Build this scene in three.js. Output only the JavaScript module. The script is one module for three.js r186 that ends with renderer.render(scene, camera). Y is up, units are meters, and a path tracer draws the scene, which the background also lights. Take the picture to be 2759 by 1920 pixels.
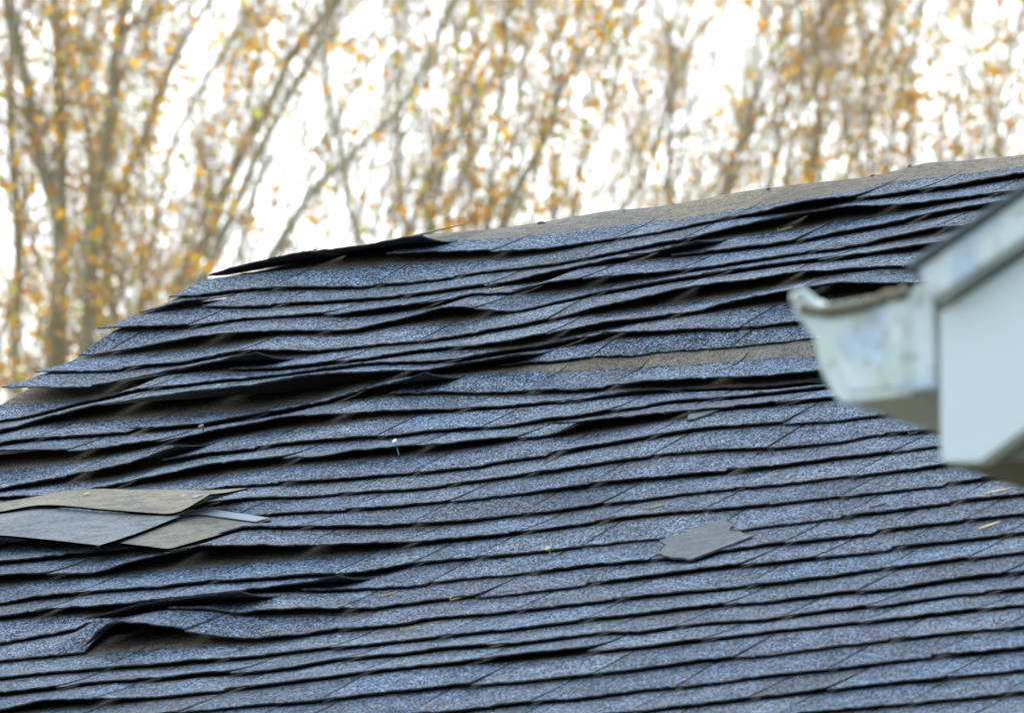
import * as THREE from 'three';
import { mergeGeometries } from 'three/addons/utils/BufferGeometryUtils.js';

// ---------------------------------------------------------------- camera, sky, sun, exposure
const scene = new THREE.Scene();
const EYE = new THREE.Vector3(0, 1.6, 0);
const PITCH = 9.7043 * Math.PI / 180;
const FPX = 34000;                                    // focal length in photograph pixels (2759 x 1920)
const camera = new THREE.PerspectiveCamera(2 * Math.atan(960 / FPX) * 180 / Math.PI, 1024 / 712, 0.5, 2000);
camera.position.copy(EYE);
camera.rotation.set(PITCH, 0, 0);
camera.focus = 25.6;
camera.userData.fStop = 15;
camera.updateMatrixWorld(true);

const SUN_DIR = new THREE.Vector3(-0.30, 0.52, -0.80).normalize();
{ // thin bright cloud: pale low down, cool blue-grey overhead, a wide glow round the veiled sun beyond the trees
  const w = 256, h = 128, d = new Float32Array(w * h * 4);
  for (let j = 0; j < h; j++) for (let i = 0; i < w; i++) {
    const e = Math.max(0, (j + 0.5) / h - 0.5) * Math.PI, az = ((i + 0.5) / w - 0.5) * 2 * Math.PI;
    const t = Math.pow(e / (Math.PI / 2), 0.6), cosA = Math.cos(e) * Math.cos(az) * SUN_DIR.x + Math.sin(e) * SUN_DIR.y + Math.cos(e) * Math.sin(az) * SUN_DIR.z;
    const a = Math.acos(Math.max(-1, Math.min(1, cosA))), glow = 1.3 * Math.exp(-a * a / 0.75);
    const k = (j * w + i) * 4;
    d[k] = 0.62 + 0.10 * (1 - t) + glow; d[k + 1] = 0.86 + 0.0 * (1 - t) + glow * 0.96; d[k + 2] = 1.10 - 0.14 * (1 - t) + glow * 0.89; d[k + 3] = 1;
  }
  const sky = new THREE.DataTexture(d, w, h, THREE.RGBAFormat, THREE.FloatType);
  sky.mapping = THREE.EquirectangularReflectionMapping; sky.magFilter = THREE.LinearFilter; sky.minFilter = THREE.LinearFilter; sky.needsUpdate = true;
  scene.background = sky; scene.environment = sky;
}
const sun = new THREE.DirectionalLight(new THREE.Color(1.0, 0.95, 0.86), 0.9);
sun.target.position.set(0, 5, -25); sun.position.copy(sun.target.position).addScaledVector(SUN_DIR, 60);
sun.castShadow = true; sun.shadow.radius = 30; sun.shadow.mapSize.set(2048, 2048);
Object.assign(sun.shadow.camera, { left: -45, right: 45, top: 45, bottom: -45, near: 1, far: 160 });
scene.add(sun, sun.target);
const renderer = new THREE.WebGLRenderer({ antialias: true });
renderer.setSize(1024, 712);
renderer.toneMapping = THREE.LinearToneMapping;
renderer.toneMappingExposure = 2.25;
renderer.shadowMap.enabled = true;

// ---------------------------------------------------------------- helpers
function rng(seed) { let a = seed >>> 0; return () => { a |= 0; a = a + 0x6D2B79F5 | 0; let t = Math.imul(a ^ a >>> 15, 1 | a); t = t + Math.imul(t ^ t >>> 7, 61 | t) ^ t; return ((t ^ t >>> 14) >>> 0) / 4294967296; }; }
const lerp = (a, b, t) => a + (b - a) * t, clamp = (x, a = 0, b = 1) => Math.min(b, Math.max(a, x));
const smooth = (x, a, b) => { const t = clamp((x - a) / (b - a || 1e-9)); return t * t * (3 - 2 * t); };
const V = (x, y, z) => new THREE.Vector3(x, y, z);
const FW = V(0, Math.sin(PITCH), -Math.cos(PITCH)), UP = V(0, Math.cos(PITCH), Math.sin(PITCH));
const at = (x, y, d) => EYE.clone().addScaledVector(FW, d).add(V((x - 1379.5) / FPX * d, 0, 0)).addScaledVector(UP, -(y - 960) / FPX * d);
const taken = {};
const numbered = n => { taken[n] = (taken[n] ?? -1) + 1; return taken[n] ? `${n}_${String(taken[n]).padStart(3, '0')}` : n; };
function shade(o) { o.traverse(m => { if (m.isMesh) { m.castShadow = true; m.receiveShadow = true; } }); return o; }
function tag(o, label, category, group, kind) { if (label) o.userData.label = label; if (category) o.userData.category = category; if (group) o.userData.group = group; if (kind) o.userData.kind = kind; return o; }
function mesh(name, geo, mat, parent) { const m = new THREE.Mesh(geo, mat); m.name = name; if (parent) parent.add(m); return m; }
const C = (r, g, b) => new THREE.Color().setRGB(r, g, b);
function hash2(x, y, s) { let h = Math.imul(x | 0, 374761393) + Math.imul(y | 0, 668265263) + Math.imul(s | 0, 1274126177); h = Math.imul(h ^ h >>> 13, 1274126177); return ((h ^ h >>> 16) >>> 0) / 4294967296; }
function vnoise(x, y, s, px = 0) { // value noise; px = period in x
  const xi = Math.floor(x), yi = Math.floor(y), fx = x - xi, fy = y - yi, m = v => px ? ((v % px) + px) % px : v;
  const u = fx * fx * (3 - 2 * fx), w = fy * fy * (3 - 2 * fy);
  return lerp(lerp(hash2(m(xi), yi, s), hash2(m(xi + 1), yi, s), u), lerp(hash2(m(xi), yi + 1, s), hash2(m(xi + 1), yi + 1, s), u), w);
}
const toS = x => Math.round(255 * (x <= 0.0031308 ? 12.92 * x : 1.055 * Math.pow(Math.max(x, 0), 1 / 2.4) - 0.055));
function dataTexture(w, h, fn, srgb = true) {
  const d = new Uint8Array(w * h * 4);
  for (let j = 0; j < h; j++) for (let i = 0; i < w; i++) {
    const c = fn(i, j), k = (j * w + i) * 4;
    for (let q = 0; q < 3; q++) d[k + q] = srgb ? Math.min(255, toS(c[q])) : Math.min(255, Math.round(c[q] * 255));
    d[k + 3] = 255;
  }
  const t = new THREE.DataTexture(d, w, h, THREE.RGBAFormat); t.wrapS = t.wrapT = THREE.RepeatWrapping; t.magFilter = THREE.LinearFilter; t.minFilter = THREE.LinearFilter;
  if (srgb) t.colorSpace = THREE.SRGBColorSpace; t.needsUpdate = true; return t;
}
class Builder { // collects triangles with normals, uv and colours
  constructor() { this.p = []; this.n = []; this.t = []; this.c = []; this.i = []; }
  vert(p, n, u = 0, v = 0, c) { this.p.push(p.x, p.y, p.z); this.n.push(n.x, n.y, n.z); this.t.push(u, v); if (c) this.c.push(c[0], c[1], c[2]); return this.p.length / 3 - 1; }
  tube(pts, radii, sides, capped = false) {
    let prev = null; const T = new THREE.Vector3(), A = new THREE.Vector3(), B = new THREE.Vector3(), q = new THREE.Vector3(); let len = 0;
    for (let k = 0; k < pts.length; k++) {
      T.subVectors(pts[Math.min(k + 1, pts.length - 1)], pts[Math.max(k - 1, 0)]).normalize();
      if (k === 0) A.set(Math.abs(T.y) > 0.9 ? 1 : 0, Math.abs(T.y) > 0.9 ? 0 : 1, 0);
      A.addScaledVector(T, -A.dot(T)).normalize(); B.crossVectors(T, A);
      if (k) len += pts[k].distanceTo(pts[k - 1]);
      const ring = [];
      for (let s = 0; s <= sides; s++) {
        const a = s / sides * 2 * Math.PI; q.copy(A).multiplyScalar(Math.cos(a)).addScaledVector(B, Math.sin(a));
        ring.push(this.vert(pts[k].clone().addScaledVector(q, radii[k]), q, s / sides * Math.max(1, Math.round(radii[0] * 30)), len * 2));
      }
      if (prev) for (let s = 0; s < sides; s++) this.i.push(prev[s], ring[s + 1], ring[s], prev[s], prev[s + 1], ring[s + 1]);
      prev = ring;
    }
    if (capped && prev) { const cI = this.vert(pts[pts.length - 1], T, 0, 0); for (let s = 0; s < sides; s++) this.i.push(prev[s], prev[s + 1], cI); }
  }
  geometry() {
    const g = new THREE.BufferGeometry();
    g.setAttribute('position', new THREE.Float32BufferAttribute(this.p, 3)); g.setAttribute('normal', new THREE.Float32BufferAttribute(this.n, 3)); g.setAttribute('uv', new THREE.Float32BufferAttribute(this.t, 2));
    if (this.c.length) g.setAttribute('color', new THREE.Float32BufferAttribute(this.c, 3));
    g.setIndex(this.i); return g;
  }
}

// ---------------------------------------------------------------- textures and materials
// One shingle sheet laid out along its own face: 0 to 143 mm the weathered granules, to 300 mm the dusty headlap that the course above covered,
// then cut asphalt edge, then the sanded back. 0.9 m by 0.45 m.
const GW = 1536, GH = 768, MMX = 900 / GW, MMY = 450 / GH;
function granules(seed) {
  const cell = 2.9, nx = Math.round(900 / cell), cw = 900 / nx;
  const col = new Uint8Array(GW * GH * 4), hgt = new Uint8Array(GW * GH * 4);
  for (let j = 0; j < GH; j++) for (let i = 0; i < GW; i++) {
    const x = i * MMX, y = j * MMY;
    let best = 1e9, bx = 0, by = 0; const cx = Math.floor(x / cw), cy = Math.floor(y / cell);
    for (let b = -1; b <= 1; b++) for (let a = -1; a <= 1; a++) {
      const gx = ((cx + a) % nx + nx) % nx, gy = cy + b;
      const px = (cx + a + hash2(gx, gy, seed)) * cw, py = (gy + hash2(gx, gy, seed + 7)) * cell, dd = (px - x) ** 2 + (py - y) ** 2;
      if (dd < best) { best = dd; bx = gx; by = gy; }
    }
    const r = hash2(bx, by, seed + 13), r2 = hash2(bx, by, seed + 17), k = (j * GW + i) * 4;
    let c;
    const patch = vnoise(x / 28, y / 16, seed + 3, 0), worn = vnoise(x / 90, y / 60, seed + 5, 10);
    const lim = 143 + 5 * (vnoise(x / 40, 0.5, seed + 21) - 0.5) + 4 * (vnoise(x / 9, 3.5, seed + 23) - 0.5);
    if (y < lim) {
      const dk = 0.33 + 0.22 * (patch - 0.5);
      if (r < dk) c = [0.008, 0.01, 0.016]; else if (r < dk + 0.25) c = [0.028, 0.037, 0.055]; else if (r < dk + 0.42) c = [0.08, 0.092, 0.135]; else if (r < 0.985) c = [0.145, 0.208, 0.276]; else c = [0.2, 0.16, 0.11];
      const m = (0.8 + 0.4 * r2) * (0.72 + 0.56 * worn); c = c.map(v => v * m);
      const brown = smooth(vnoise(x / 55, y / 22, seed + 31, 0), 0.72, 0.9) * 0.4; c = [lerp(c[0], 0.075, brown), lerp(c[1], 0.066, brown), lerp(c[2], 0.062, brown)];
    } else if (y < 300) {
      const d = 0.62 + 0.5 * vnoise(x / 22, y / 9, seed + 41) + 0.18 * (r - 0.5) + 0.25 * (vnoise(x / 3, y / 2.2, seed + 43) - 0.5);
      c = [0.132 * d, 0.112 * d, 0.087 * d]; if (r < 0.14) c = [0.04, 0.04, 0.043]; else if (r > 0.9) c = [0.18, 0.15, 0.11];
      if (y < lim + 1.6) c = [0.02, 0.022, 0.028];
    } else if (y < 318) { const d = 0.5 + r; c = [0.06 * d, 0.06 * d, 0.06 * d]; } else {
      const d = 0.75 + 0.5 * vnoise(x / 30, y / 12, seed + 51) + 0.2 * (r - 0.5); c = [0.1 * d, 0.092 * d, 0.083 * d];
    }
    for (let q = 0; q < 3; q++) col[k + q] = Math.min(255, toS(c[q])); col[k + 3] = 255;
    const hh = clamp(1 - Math.sqrt(best) / 2.1) * (0.5 + 0.5 * r2); hgt[k] = hgt[k + 1] = hgt[k + 2] = Math.round(255 * hh); hgt[k + 3] = 255;
  }
  const mk = (d, srgb) => { const t = new THREE.DataTexture(d, GW, GH, THREE.RGBAFormat); t.wrapS = t.wrapT = THREE.RepeatWrapping; t.magFilter = THREE.LinearFilter; t.minFilter = THREE.LinearFilter; if (srgb) t.colorSpace = THREE.SRGBColorSpace; t.needsUpdate = true; return t; };
  return [mk(col, true), mk(hgt, false)];
}
const shingleMats = [];
for (let v = 0; v < 3; v++) {
  const [map, bump] = granules(100 + v * 61);
  for (const tint of [[1, 1, 1], [1.14, 1.08, 1.05], [0.78, 0.8, 0.86], [0.95, 1.0, 1.08], [0.88, 0.84, 0.84], [1.02, 0.96, 1.0]])
    shingleMats.push(new THREE.MeshPhysicalMaterial({ map, bumpMap: bump, bumpScale: 0.0012, roughness: 0.95, specularIntensity: 0.2, color: C(...tint) }));
}
const backTex = (seed, base) => dataTexture(1024, 512, (i, j) => {
  const x = i * 0.7, y = j * 0.7;
  const d = 0.68 + 0.3 * vnoise(x / 70, y / 14, seed) + 0.26 * vnoise(x / 9, y / 6, seed + 1) + 0.62 * (hash2(i >> 1, j >> 1, seed + 2) - 0.5);
  const st = smooth(0.6 * vnoise(x / 45, y / 16, seed + 4) + 0.4 * vnoise(x / 11, y / 7, seed + 6), 0.52, 0.74), sp = hash2(i >> 2, j >> 2, seed + 5) < 0.012 ? 0.25 : 1;
  return [0, 1, 2].map(q => lerp(base[q] * d, [0.055, 0.062, 0.075][q], st * 0.5) * sp);
});
const mkBack = (seed, base) => { const map = backTex(seed, base); return new THREE.MeshPhysicalMaterial({ map, bumpMap: map, bumpScale: 0.0008, roughness: 0.95, specularIntensity: 0.3 }); };
const tanBack = mkBack(11, [0.16, 0.135, 0.1]), greyBack = mkBack(23, [0.122, 0.128, 0.138]), sandBack = mkBack(37, [0.135, 0.12, 0.098]), paleGrey = mkBack(53, [0.074, 0.079, 0.086]);
// measured on the roof: u along the ridge (mm, samples 25 mm apart), heights above the deck line in tenths of a millimetre
const RIDGE = [-700, [-147,-120,-104,-101,-104,-108,-111,-115,-118,-119,-113,-96,-76,-55,-39,-33,-36,-42,-48,-55,-63,-73,-80,-81,-77,-71,-64,-57,-47,-35,-22,-10,3,15,23,19,5,-5,-8,-9,-3,9,22,35,50,65,81,96,107,111,112,112,113,112,110,108,105,103,100,99,107,127,152,179,212,243,253,241,224,212,206,201,196,191,186,183,182,182,182,182,182,182,182,182,182,182,182,182,182,182,182,182,182]];
const ROWS = [
  { b: [-692,[16,16,20,30,44,58,73,87,101,115,129,143,157,171,184,198,210,217,207,191,175,154,127,101,77,61,48,36,24,17,17,17,18,18,19,19,20,20,20,21,21,21,22,23,28,36,43,50,58,65,74,84,95,106,117,128,137,144,152,159,167,174,189,225,261,272,274,272,269,265,262,262,266,270,275,279,283,288,291,292,292,292]], s: [], j: [] },
  { b: [-700,[208,208,207,207,205,201,197,194,189,178,164,148,133,118,103,87,72,60,58,54,38,20,3,-15,-32,-44,-53,-61,-70,-78,-87,-94,-96,-94,-89,-76,-60,-44,-28,-11,5,17,26,33,41,49,57,71,89,108,128,146,163,178,185,183,180,175,171,167,163,163,182,210,237,258,262,258,255,255,258,262,265,266,266,268,277,289,301,313,325,336,343,344,344]], s: [[-678,[254,290,342,377,399,421,443,466,488,508,513,512,510,509,508,507,505,510,533,558,569,562,559]],[-230,[256,245,232,219,207,194,179,162,144,126,108,90,72,56,44,33,31,36,41,47,52,57,63,71,79,87,95,103,115,132,151,170,188,205,222,238,250,263,288,322,352,366,375,384,386,386,385,385]],[930,[308,307,304,301,304,312,319,328,339,350,361,375,390,404,419,433,448,454]]], j: [35,345,600,1090] },
  { b: [-700,[183,176,161,145,132,130,136,142,141,125,106,86,66,46,24,3,-19,-40,-62,-82,-90,-91,-95,-99,-103,-105,-104,-103,-102,-96,-85,-72,-63,-65,-71,-76,-77,-77,-78,-72,-57,-39,-22,-4,13,28,43,57,71,85,97,105,111,110,112,116,121,126,130,129,123,118,116,121,128,159,190,194,195,196,198,202,210,218,227,245,269,286,298,310,322,333,338,336,333,332,332,332]], s: [[-684,[224,213,197,196,200,200,200,195,183,171,159,147,132,110,87,64,41,18,-5,-24,-29,-36,-44,-52,-58,-58,-57,-56,-52,-41,-27,-14,-10,-15,-20,-20,-20,-19,-17,-6,10,25,41,56,73,89,106,124,142,159,168,174,192,221,251,281,307,333,358,381,404,427,442,450,457,464,469,473,472,443,408,383,364,360,363,367,371,374,378,381,384,387,384,381,379]]], j: [-636,-178,22,334,589,823,1061,1331] },
  { b: [-700,[237,237,235,233,228,224,222,211,187,161,135,110,86,61,41,28,19,9,-2,-13,-23,-33,-43,-53,-61,-67,-71,-75,-78,-76,-73,-68,-61,-54,-46,-40,-38,-40,-43,-48,-53,-53,-18,44,103,143,151,150,149,157,171,164,148,134,127,123,119,115,112,111,112,112,113,113,114,118,131,147,164,180,195,209,222,235,248,262,277,293,308,326,352,384,400,397,386,374,369,369,369]], s: [[-679,[283,294,324,358,390,420,423,411]],[-530,[263,243,218,193,168,142,116,91,77,67,57,46,35,25,18,8,-2,-13,-20,-24,-28,-31,-30,-28,-23,-16,-9,-2,5,13,26,40,62,89,116,143,164,183,202,223,244,266,285,293,299,304,316,344,375,410,432]],[644,[175,170,167,170,172,173,172,172,172,173,173,175,191,214,237,260,283,297,309,320,332,346,367,390,412,435,453,465,476,487,497,507,516,519]]], j: [-346,-31,188,545,948,1214] },
  { b: [-700,[287,263,230,196,169,153,140,126,113,104,109,119,128,140,152,153,144,134,123,111,98,85,70,40,4,-18,-34,-49,-55,-52,-47,-43,-38,-31,-14,24,66,113,137,120,97,74,52,33,13,-4,-17,-22,-17,-9,1,11,22,32,43,53,67,85,103,115,126,136,142,148,156,165,174,182,191,199,203,201,198,198,210,226,224,233,250,265,276,286,297,313,333,357,372,375,375]], s: [[-696,[329,317,303,291,279,264,248,232,217,201,193,193,195,201,220,217,202,186,176,170,164,159,154,152]],[-131,[93,64,85,93,94,95,97,98,100,103,109,115,122,137,170,191,176,155,133,122,142,168,190,197,199,203,207,209,208,205,203,198,190,183,186,190,192,193,195,201,209,216,222,228,234,240,245,249,249,247,246,253,268,283,309,341,370,391,409,427,438,430,420,414]]], j: [-461,113,339,512,747,1052,1360] },
  { b: [-700,[49,45,38,32,26,20,14,8,2,-4,-10,-16,-22,-24,-24,-24,-23,-21,-15,-5,20,48,41,24,8,-9,-26,-45,-64,-79,-76,-61,-43,-25,-15,-16,-20,-27,-48,-68,-70,-67,-62,-51,-34,-20,-11,10,42,72,93,112,130,147,162,177,191,206,222,237,250,260,269,277,284,291,297,304,311,319,326,333,339,339,334,329,327,327,328,341,353,345,336,331,330,329,337,354,366,368,368]], s: [[-688,[93,88,81,88,113,125,137,150,163,179,195,212,228,236,240,241,235,227,218,204,187,169,146,124,101,79,57,37,17,8,31,55,76,97,123,151,185,231,251,238,214,174,131,86,44,32,45,72,104,133,155,178,200,218,233,247,261,273,283,294,303,312,321,329,337,345,353,360,367,374,381,388,392,390,388,389,403,419,434,426,431,443,455,461,466,469,463,453,449]]], j: [-585,-352,-62,333,585,888] },
  { b: [-700,[181,161,136,113,91,69,49,30,13,2,2,5,6,2,-4,-11,-7,14,37,57,75,86,85,61,-34,-80,-90,-95,-97,-96,-89,-86,-86,-87,-88,-91,-96,-101,-106,-109,-107,-102,-98,-92,-81,-66,-52,-40,-28,-14,2,19,39,64,83,82,75,74,75,76,81,91,104,116,128,140,147,152,157,163,171,185,200,216,235,257,280,306,334,349,349,351,364,369,349,322,294,273,267,267]], s: [[-696,[233,208,182,161,139,118,99,81,63,53,55,59,60,56,49,41,45,70,94,113,131,148,150,136,110,83,57,33,9,-14,-20,-21,-25,-29,-32,-38,-45,-52,-60,-63,-60,-56,-51,-45,-33,-11,7,16,24,38,54,71,92,121,151,188,224,248,269,290,310,331,352,373,394,414,426,432,437,440,437,436,446,461,475,489,490,477,463,453,447,442,437,428,408,388,368,351]]], j: [-454,-166,276,597,882,1146] },
  { b: [-700,[-64,-67,-80,-97,-115,-134,-154,-172,-183,-182,-179,-174,-164,-152,-138,-95,25,117,142,139,125,111,98,85,68,47,25,4,-14,-26,-28,-28,-29,-31,-30,-28,-25,-23,-19,-13,-6,1,7,14,14,3,-10,-23,-39,-56,-73,-89,-92,-80,-65,-47,-25,0,25,48,65,77,94,124,142,149,154,160,165,170,177,185,193,198,201,198,191,183,176,170,164,158,154,151,147,144,141,138,136,136,136]], s: [[-664,[262,246,227,207,188,167,145,123,105,95,90,100,112,128,150,170,181,192,208,226,244,264,286,309,330,350,363]],[-98,[113,91,70,49,31,19,18,20,19,18,17,19,21,24,28,33,40,47,54,60,61,50,39,28,26,33,40,47,60,83,107,131,150,167,185,202,216,227,234,229,223,220,221,223,224,226,245,291,326,359,383,398,413,429,446,470,494,510,521,520,507,477,446,420,400,381,363,358]]], j: [-438,160,431,678,964,1270] },
  { b: [-633,[-160,-159,-158,-151,-140,-120,-94,-67,-35,-1,30,52,71,91,115,143,169,179,178,176,176,178,181,184,186,185,180,175,172,175,179,182,186,190,193,197,201,204,208,207,193,174,154,134,114,94,75,67,76,88,101,112,123,130,133,135,138,140,142,144,151,174,197,195,182,174,167,161,158,157,150,133,115,98,84,69,61,65,60,51,49,49]], s: [[-582,[-104,-97,-88,-67,-41,-14,17,50,80,102,122,143,166,192,216,225,224,222,222,225,227,230,232,231,226,221,219,221,225,229,233,237,241,244,248,252,256,257,242,222,203,183,163,144,124,118,135,153,170,179,185,191,197,204,218,235,252,270,284,287]],[886,[337,325,311,294,277,263,251,240,228,214,194,172,153,140,127,116,129,139,135,133]]], j: [-208,234,499,783,1220] },
  { b: [-538,[-59,-59,-53,-34,-8,15,24,20,14,9,4,-1,-7,-15,-24,-33,-42,-51,-59,-66,-70,-76,-86,-98,-110,-122,-134,-141,-132,-113,-95,-81,-70,-58,-26,19,61,87,108,134,165,194,210,213,200,164,129,117,114,110,104,97,86,74,56,29,1,-20,-37,-53,-70,-86,-100,-111,-122,-133,-145,-156,-165,-171,-177,-184,-190,-196,-202,-207,-214,-232,-251,-271,-283,-285,-285]], s: [[-486,[19,36,61,103,147,180,210,240,269,291,308,323,336,349,361,370,377,385,392,398,399,397,395,393,392,390,395,413,430,443,455,465,459,446,432,416,401,385,365,341,317,293,283,296,311,322,329,336,344,354,365,370]],[717,[161,152,142,131,113,88,61,38,22,7,-8,-23,-38,-52,-64,-73,-82,-91,-100,-110,-118,-125,-131,-137,-144,-153,-167,-181,-191],[-31,-34,-37,-40,-36,-39,-44,-48,-46,-44,-42,-40,-38,-39,-47,-48,-49,-49,-49,-50,-50,-53,-56,-59,-57,-55,-59,-63,-67]]], j: [-209,28,451,925,1246] },
  { b: [-443,[26,26,28,33,40,45,42,34,27,19,11,2,-7,-17,-26,-35,-44,-52,-55,-54,-53,-52,-46,-33,-19,-5,10,23,36,48,62,83,110,138,159,164,164,164,163,163,160,149,133,115,94,70,45,21,-3,-26,-46,-67,-84,-100,-115,-130,-146,-160,-170,-177,-185,-194,-207,-237,-292,-321,-328,-333,-337,-339,-341,-347,-362,-382,-401,-417,-420,-421]], s: [[-391,[101,105,110,115,114,105,94,83,74,69,64,58,49,39,30,20,14,9,4,5,13,26,44,64,83,102,117,131,144,161,180,199,224,259,294,330,364,386,406,426,461,509,549]],[563,[254,234,211,186,158,129,103,78,54,35,19,3,-14,-31,-48,-64,-81,-97,-104,-110,-115,-114,-103,-93,-97,-106,-116,-128,-145,-161,-173,-184,-195,-208,-221,-232]]], j: [-77,423,636,875,1063,1294] },
  { b: [-355,[-138,-138,-139,-140,-141,-142,-144,-147,-152,-156,-153,-139,-123,-106,-85,-63,-41,-18,6,2,-108,-126,-70,-23,-2,12,26,38,44,47,50,51,51,51,52,53,67,87,85,76,67,60,57,57,57,52,41,30,21,14,8,1,-2,-4,-5,-7,-8,-10,-8,-1,6,9,6,1,-4,-13,-25,-37,-49,-64,-78,-94,-112,-131,-150,-164,-168,-168]], s: [[-294,[235,218,198,177,157,135,112,90,77,76,79,89,100,104,102,101,101,112,130,154,182,205,218,229,241,255,274,294,301,300,286,269,255,242,229,221,218,214,201,184,166,149,132,115,100,85,71,58,54,52,51,49,48,46,45,44,51,62,73,84,95,94,79,61,42,23,3,-17,-36,-55,-73,-91,-109,-119]]], j: [-136,81,492,796,1035,1293] },
  { b: [-265,[-251,-251,-250,-247,-243,-239,-234,-230,-227,-227,-233,-239,-245,-243,-222,-196,-168,-129,-91,-67,-44,-15,12,23,23,22,22,29,39,46,44,37,30,25,19,14,8,3,-2,-7,-10,-10,-3,5,2,-9,-18,-26,-34,-42,-49,-55,-49,-38,-27,-21,-17,-12,-4,8,20,29,34,40,57,80,87,81,73,66,58,51,46,45,45,44,44,44]], s: [[-213,[-193,-174,-152,-131,-109,-94,-85,-75,-66,-55,-36,-17,2,30,74,121,169,217,256]],[189,[35,47,61,75,88,92,91,90,89,89,97,105,108,110,107,99,91,83,75,67,59,52,45,45,55,65,63,52,42,33,23,14,5,-1,12,31,47,48,45,43,48,58,67,75,81,89,106,127,134,130,124,115,105,96,92,95,100,103]]], j: [412,703,946,1243,1440,1755] },
  { b: [-168,[-92,-92,-96,-112,-131,-151,-167,-165,-153,-141,-128,-115,-106,-107,-112,-117,-119,-116,-110,-103,-93,-80,-68,-59,-54,-50,-45,-42,-41,-40,-39,-38,-38,-42,-47,-53,-58,-63,-67,-71,-75,-78,-81,-82,-82,-80,-74,-67,-55,-37,-17,-4,0,2,2,-4,-12,-15,-13,-3,9,22,37,52,67,82,97,112,132,154,172,173,166,158,152,149,149,149]], s: [[-116,[-50,-66,-86,-106,-121,-119,-107,-94,-81,-69,-57,-37,-15,8,30,48,64,80,103,131,155,161,160,159,158,156,152,147,141,128,114,104,118,139,144,141,137,134,129,122,112,100,88,82,84,86,84,73,61,54,53,54,57,84,137,198]],[1183,[270,266,260,256,257,259,261,263,264,266,267,261,251,242,235,233,232,231,230,229,228,228]]], j: [155,561,868,1113,1458,1710] },
  { b: [-71,[-30,-30,-30,-30,-30,-30,-30,-30,-30,-30,-30,-30,-30,-30,-30,-30,-32,-34,-36,-37,-35,-33,-30,-5,2,-5,-14,-26,-40,-54,-68,-79,-88,-95,-102,-105,-105,-105,-106,-110,-114,-120,-129,-136,-131,-125,-124,-120,-104,-85,-67,-58,-53,-49,-42,-28,-8,12,28,41,54,68,81,92,103,113,124,134,138,135,131,126,122,117,109,97,84,71,59,48,48,52,56,60,62,62,62]], s: [[-20,[30,30,30,30,30,30,30,27,21,19,17,16,16,16,14,12,10,9,11,14,17,41,48,42,38,28,14,-1,-15,-26,-34,-42,-50,-52,-52,-52,-53,-57,-61,-67,-76,-84,-78,-72,-71,-68,-51,-29,-9,-1,4,8,14,29,49,68,85,98,111,124,137,149,159,170,180,191,194,187,180,173,168,163,154,142,129,117,104,94,94,98,102,106,108]]], j: [405,642,952,1267,1490,1802,2038] },
  { b: [24,[-30,-30,-30,-30,-30,-30,-30,-30,-30,-30,-30,-30,-30,-30,-30,-30,-30,-30,-30,-30,45,47,49,51,53,55,54,43,26,8,-9,-21,-24,-24,-27,-36,-46,-56,-67,-78,-90,-100,-102,-94,-86,-81,-77,-72,-68,-63,-57,-47,-36,-26,-15,-4,7,21,35,46,51,53,55,58,58,53,46,38,29,16,1,-13,-28,-38,-41,-42,-43,-43,-44,-38,-26,1,23,24,21,16,10,5,1,1,1]], s: [[75,[30,30,30,30,30,30,30,30,30,30,30,30,30,30,30,30,30,90,93,96,98,101,104,107,108,96,79,61,44,31,29,29,27,17,7,-3,-14,-26,-37,-48,-51,-41,-33,-28,-23,-18,-12,-7,-1,10,20,31,41,52,63,77,91,103,107,110,112,114,115,109,102,95,86,71,54,38,21,9,7,6,5,4,3,9,21,48,72,71,68,63,57,52,48]]], j: [565,872,1117,1295,1588,1845,2107] },
  { b: [112,[-48,-48,-48,-48,-49,-49,-50,-50,-51,-51,-52,-52,-53,-53,-54,-54,-53,-45,-36,-26,-16,-6,4,14,24,34,42,42,37,31,21,9,-3,-16,-28,-40,-49,-56,-63,-67,-67,-64,-62,-60,-59,-58,-56,-55,-54,-53,-52,-53,-53,-54,-54,-55,-52,-46,-40,-36,-36,-36,-37,-40,-45,-51,-57,-60,-60,-60,-60,-60,-59,-55,-47,-38,-29,-21,-13,-8,-5,-3,0,3,7,14,21,28,32,32,32]], s: [[166,[30,30,30,30,30,30,30,30,30,30,30,30,30,30,78,79,82,84,86,88,90,92,95,97,98,95,89,83,73,60,48,36,23,11,2,-5,-11,-16,-14,-12,-9,-7,-5,-3,-1,1,3,5,11,19,28,38,47,55,61,61,60,59,55,52,49,48,50,52,54,51,40,29,18,7,-3,-3,5,14,23,31,39,43,46,49,52,54,59,66,73,80,83]]], j: [427,706,973,1216,1530,1834,2200,2397] },
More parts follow.
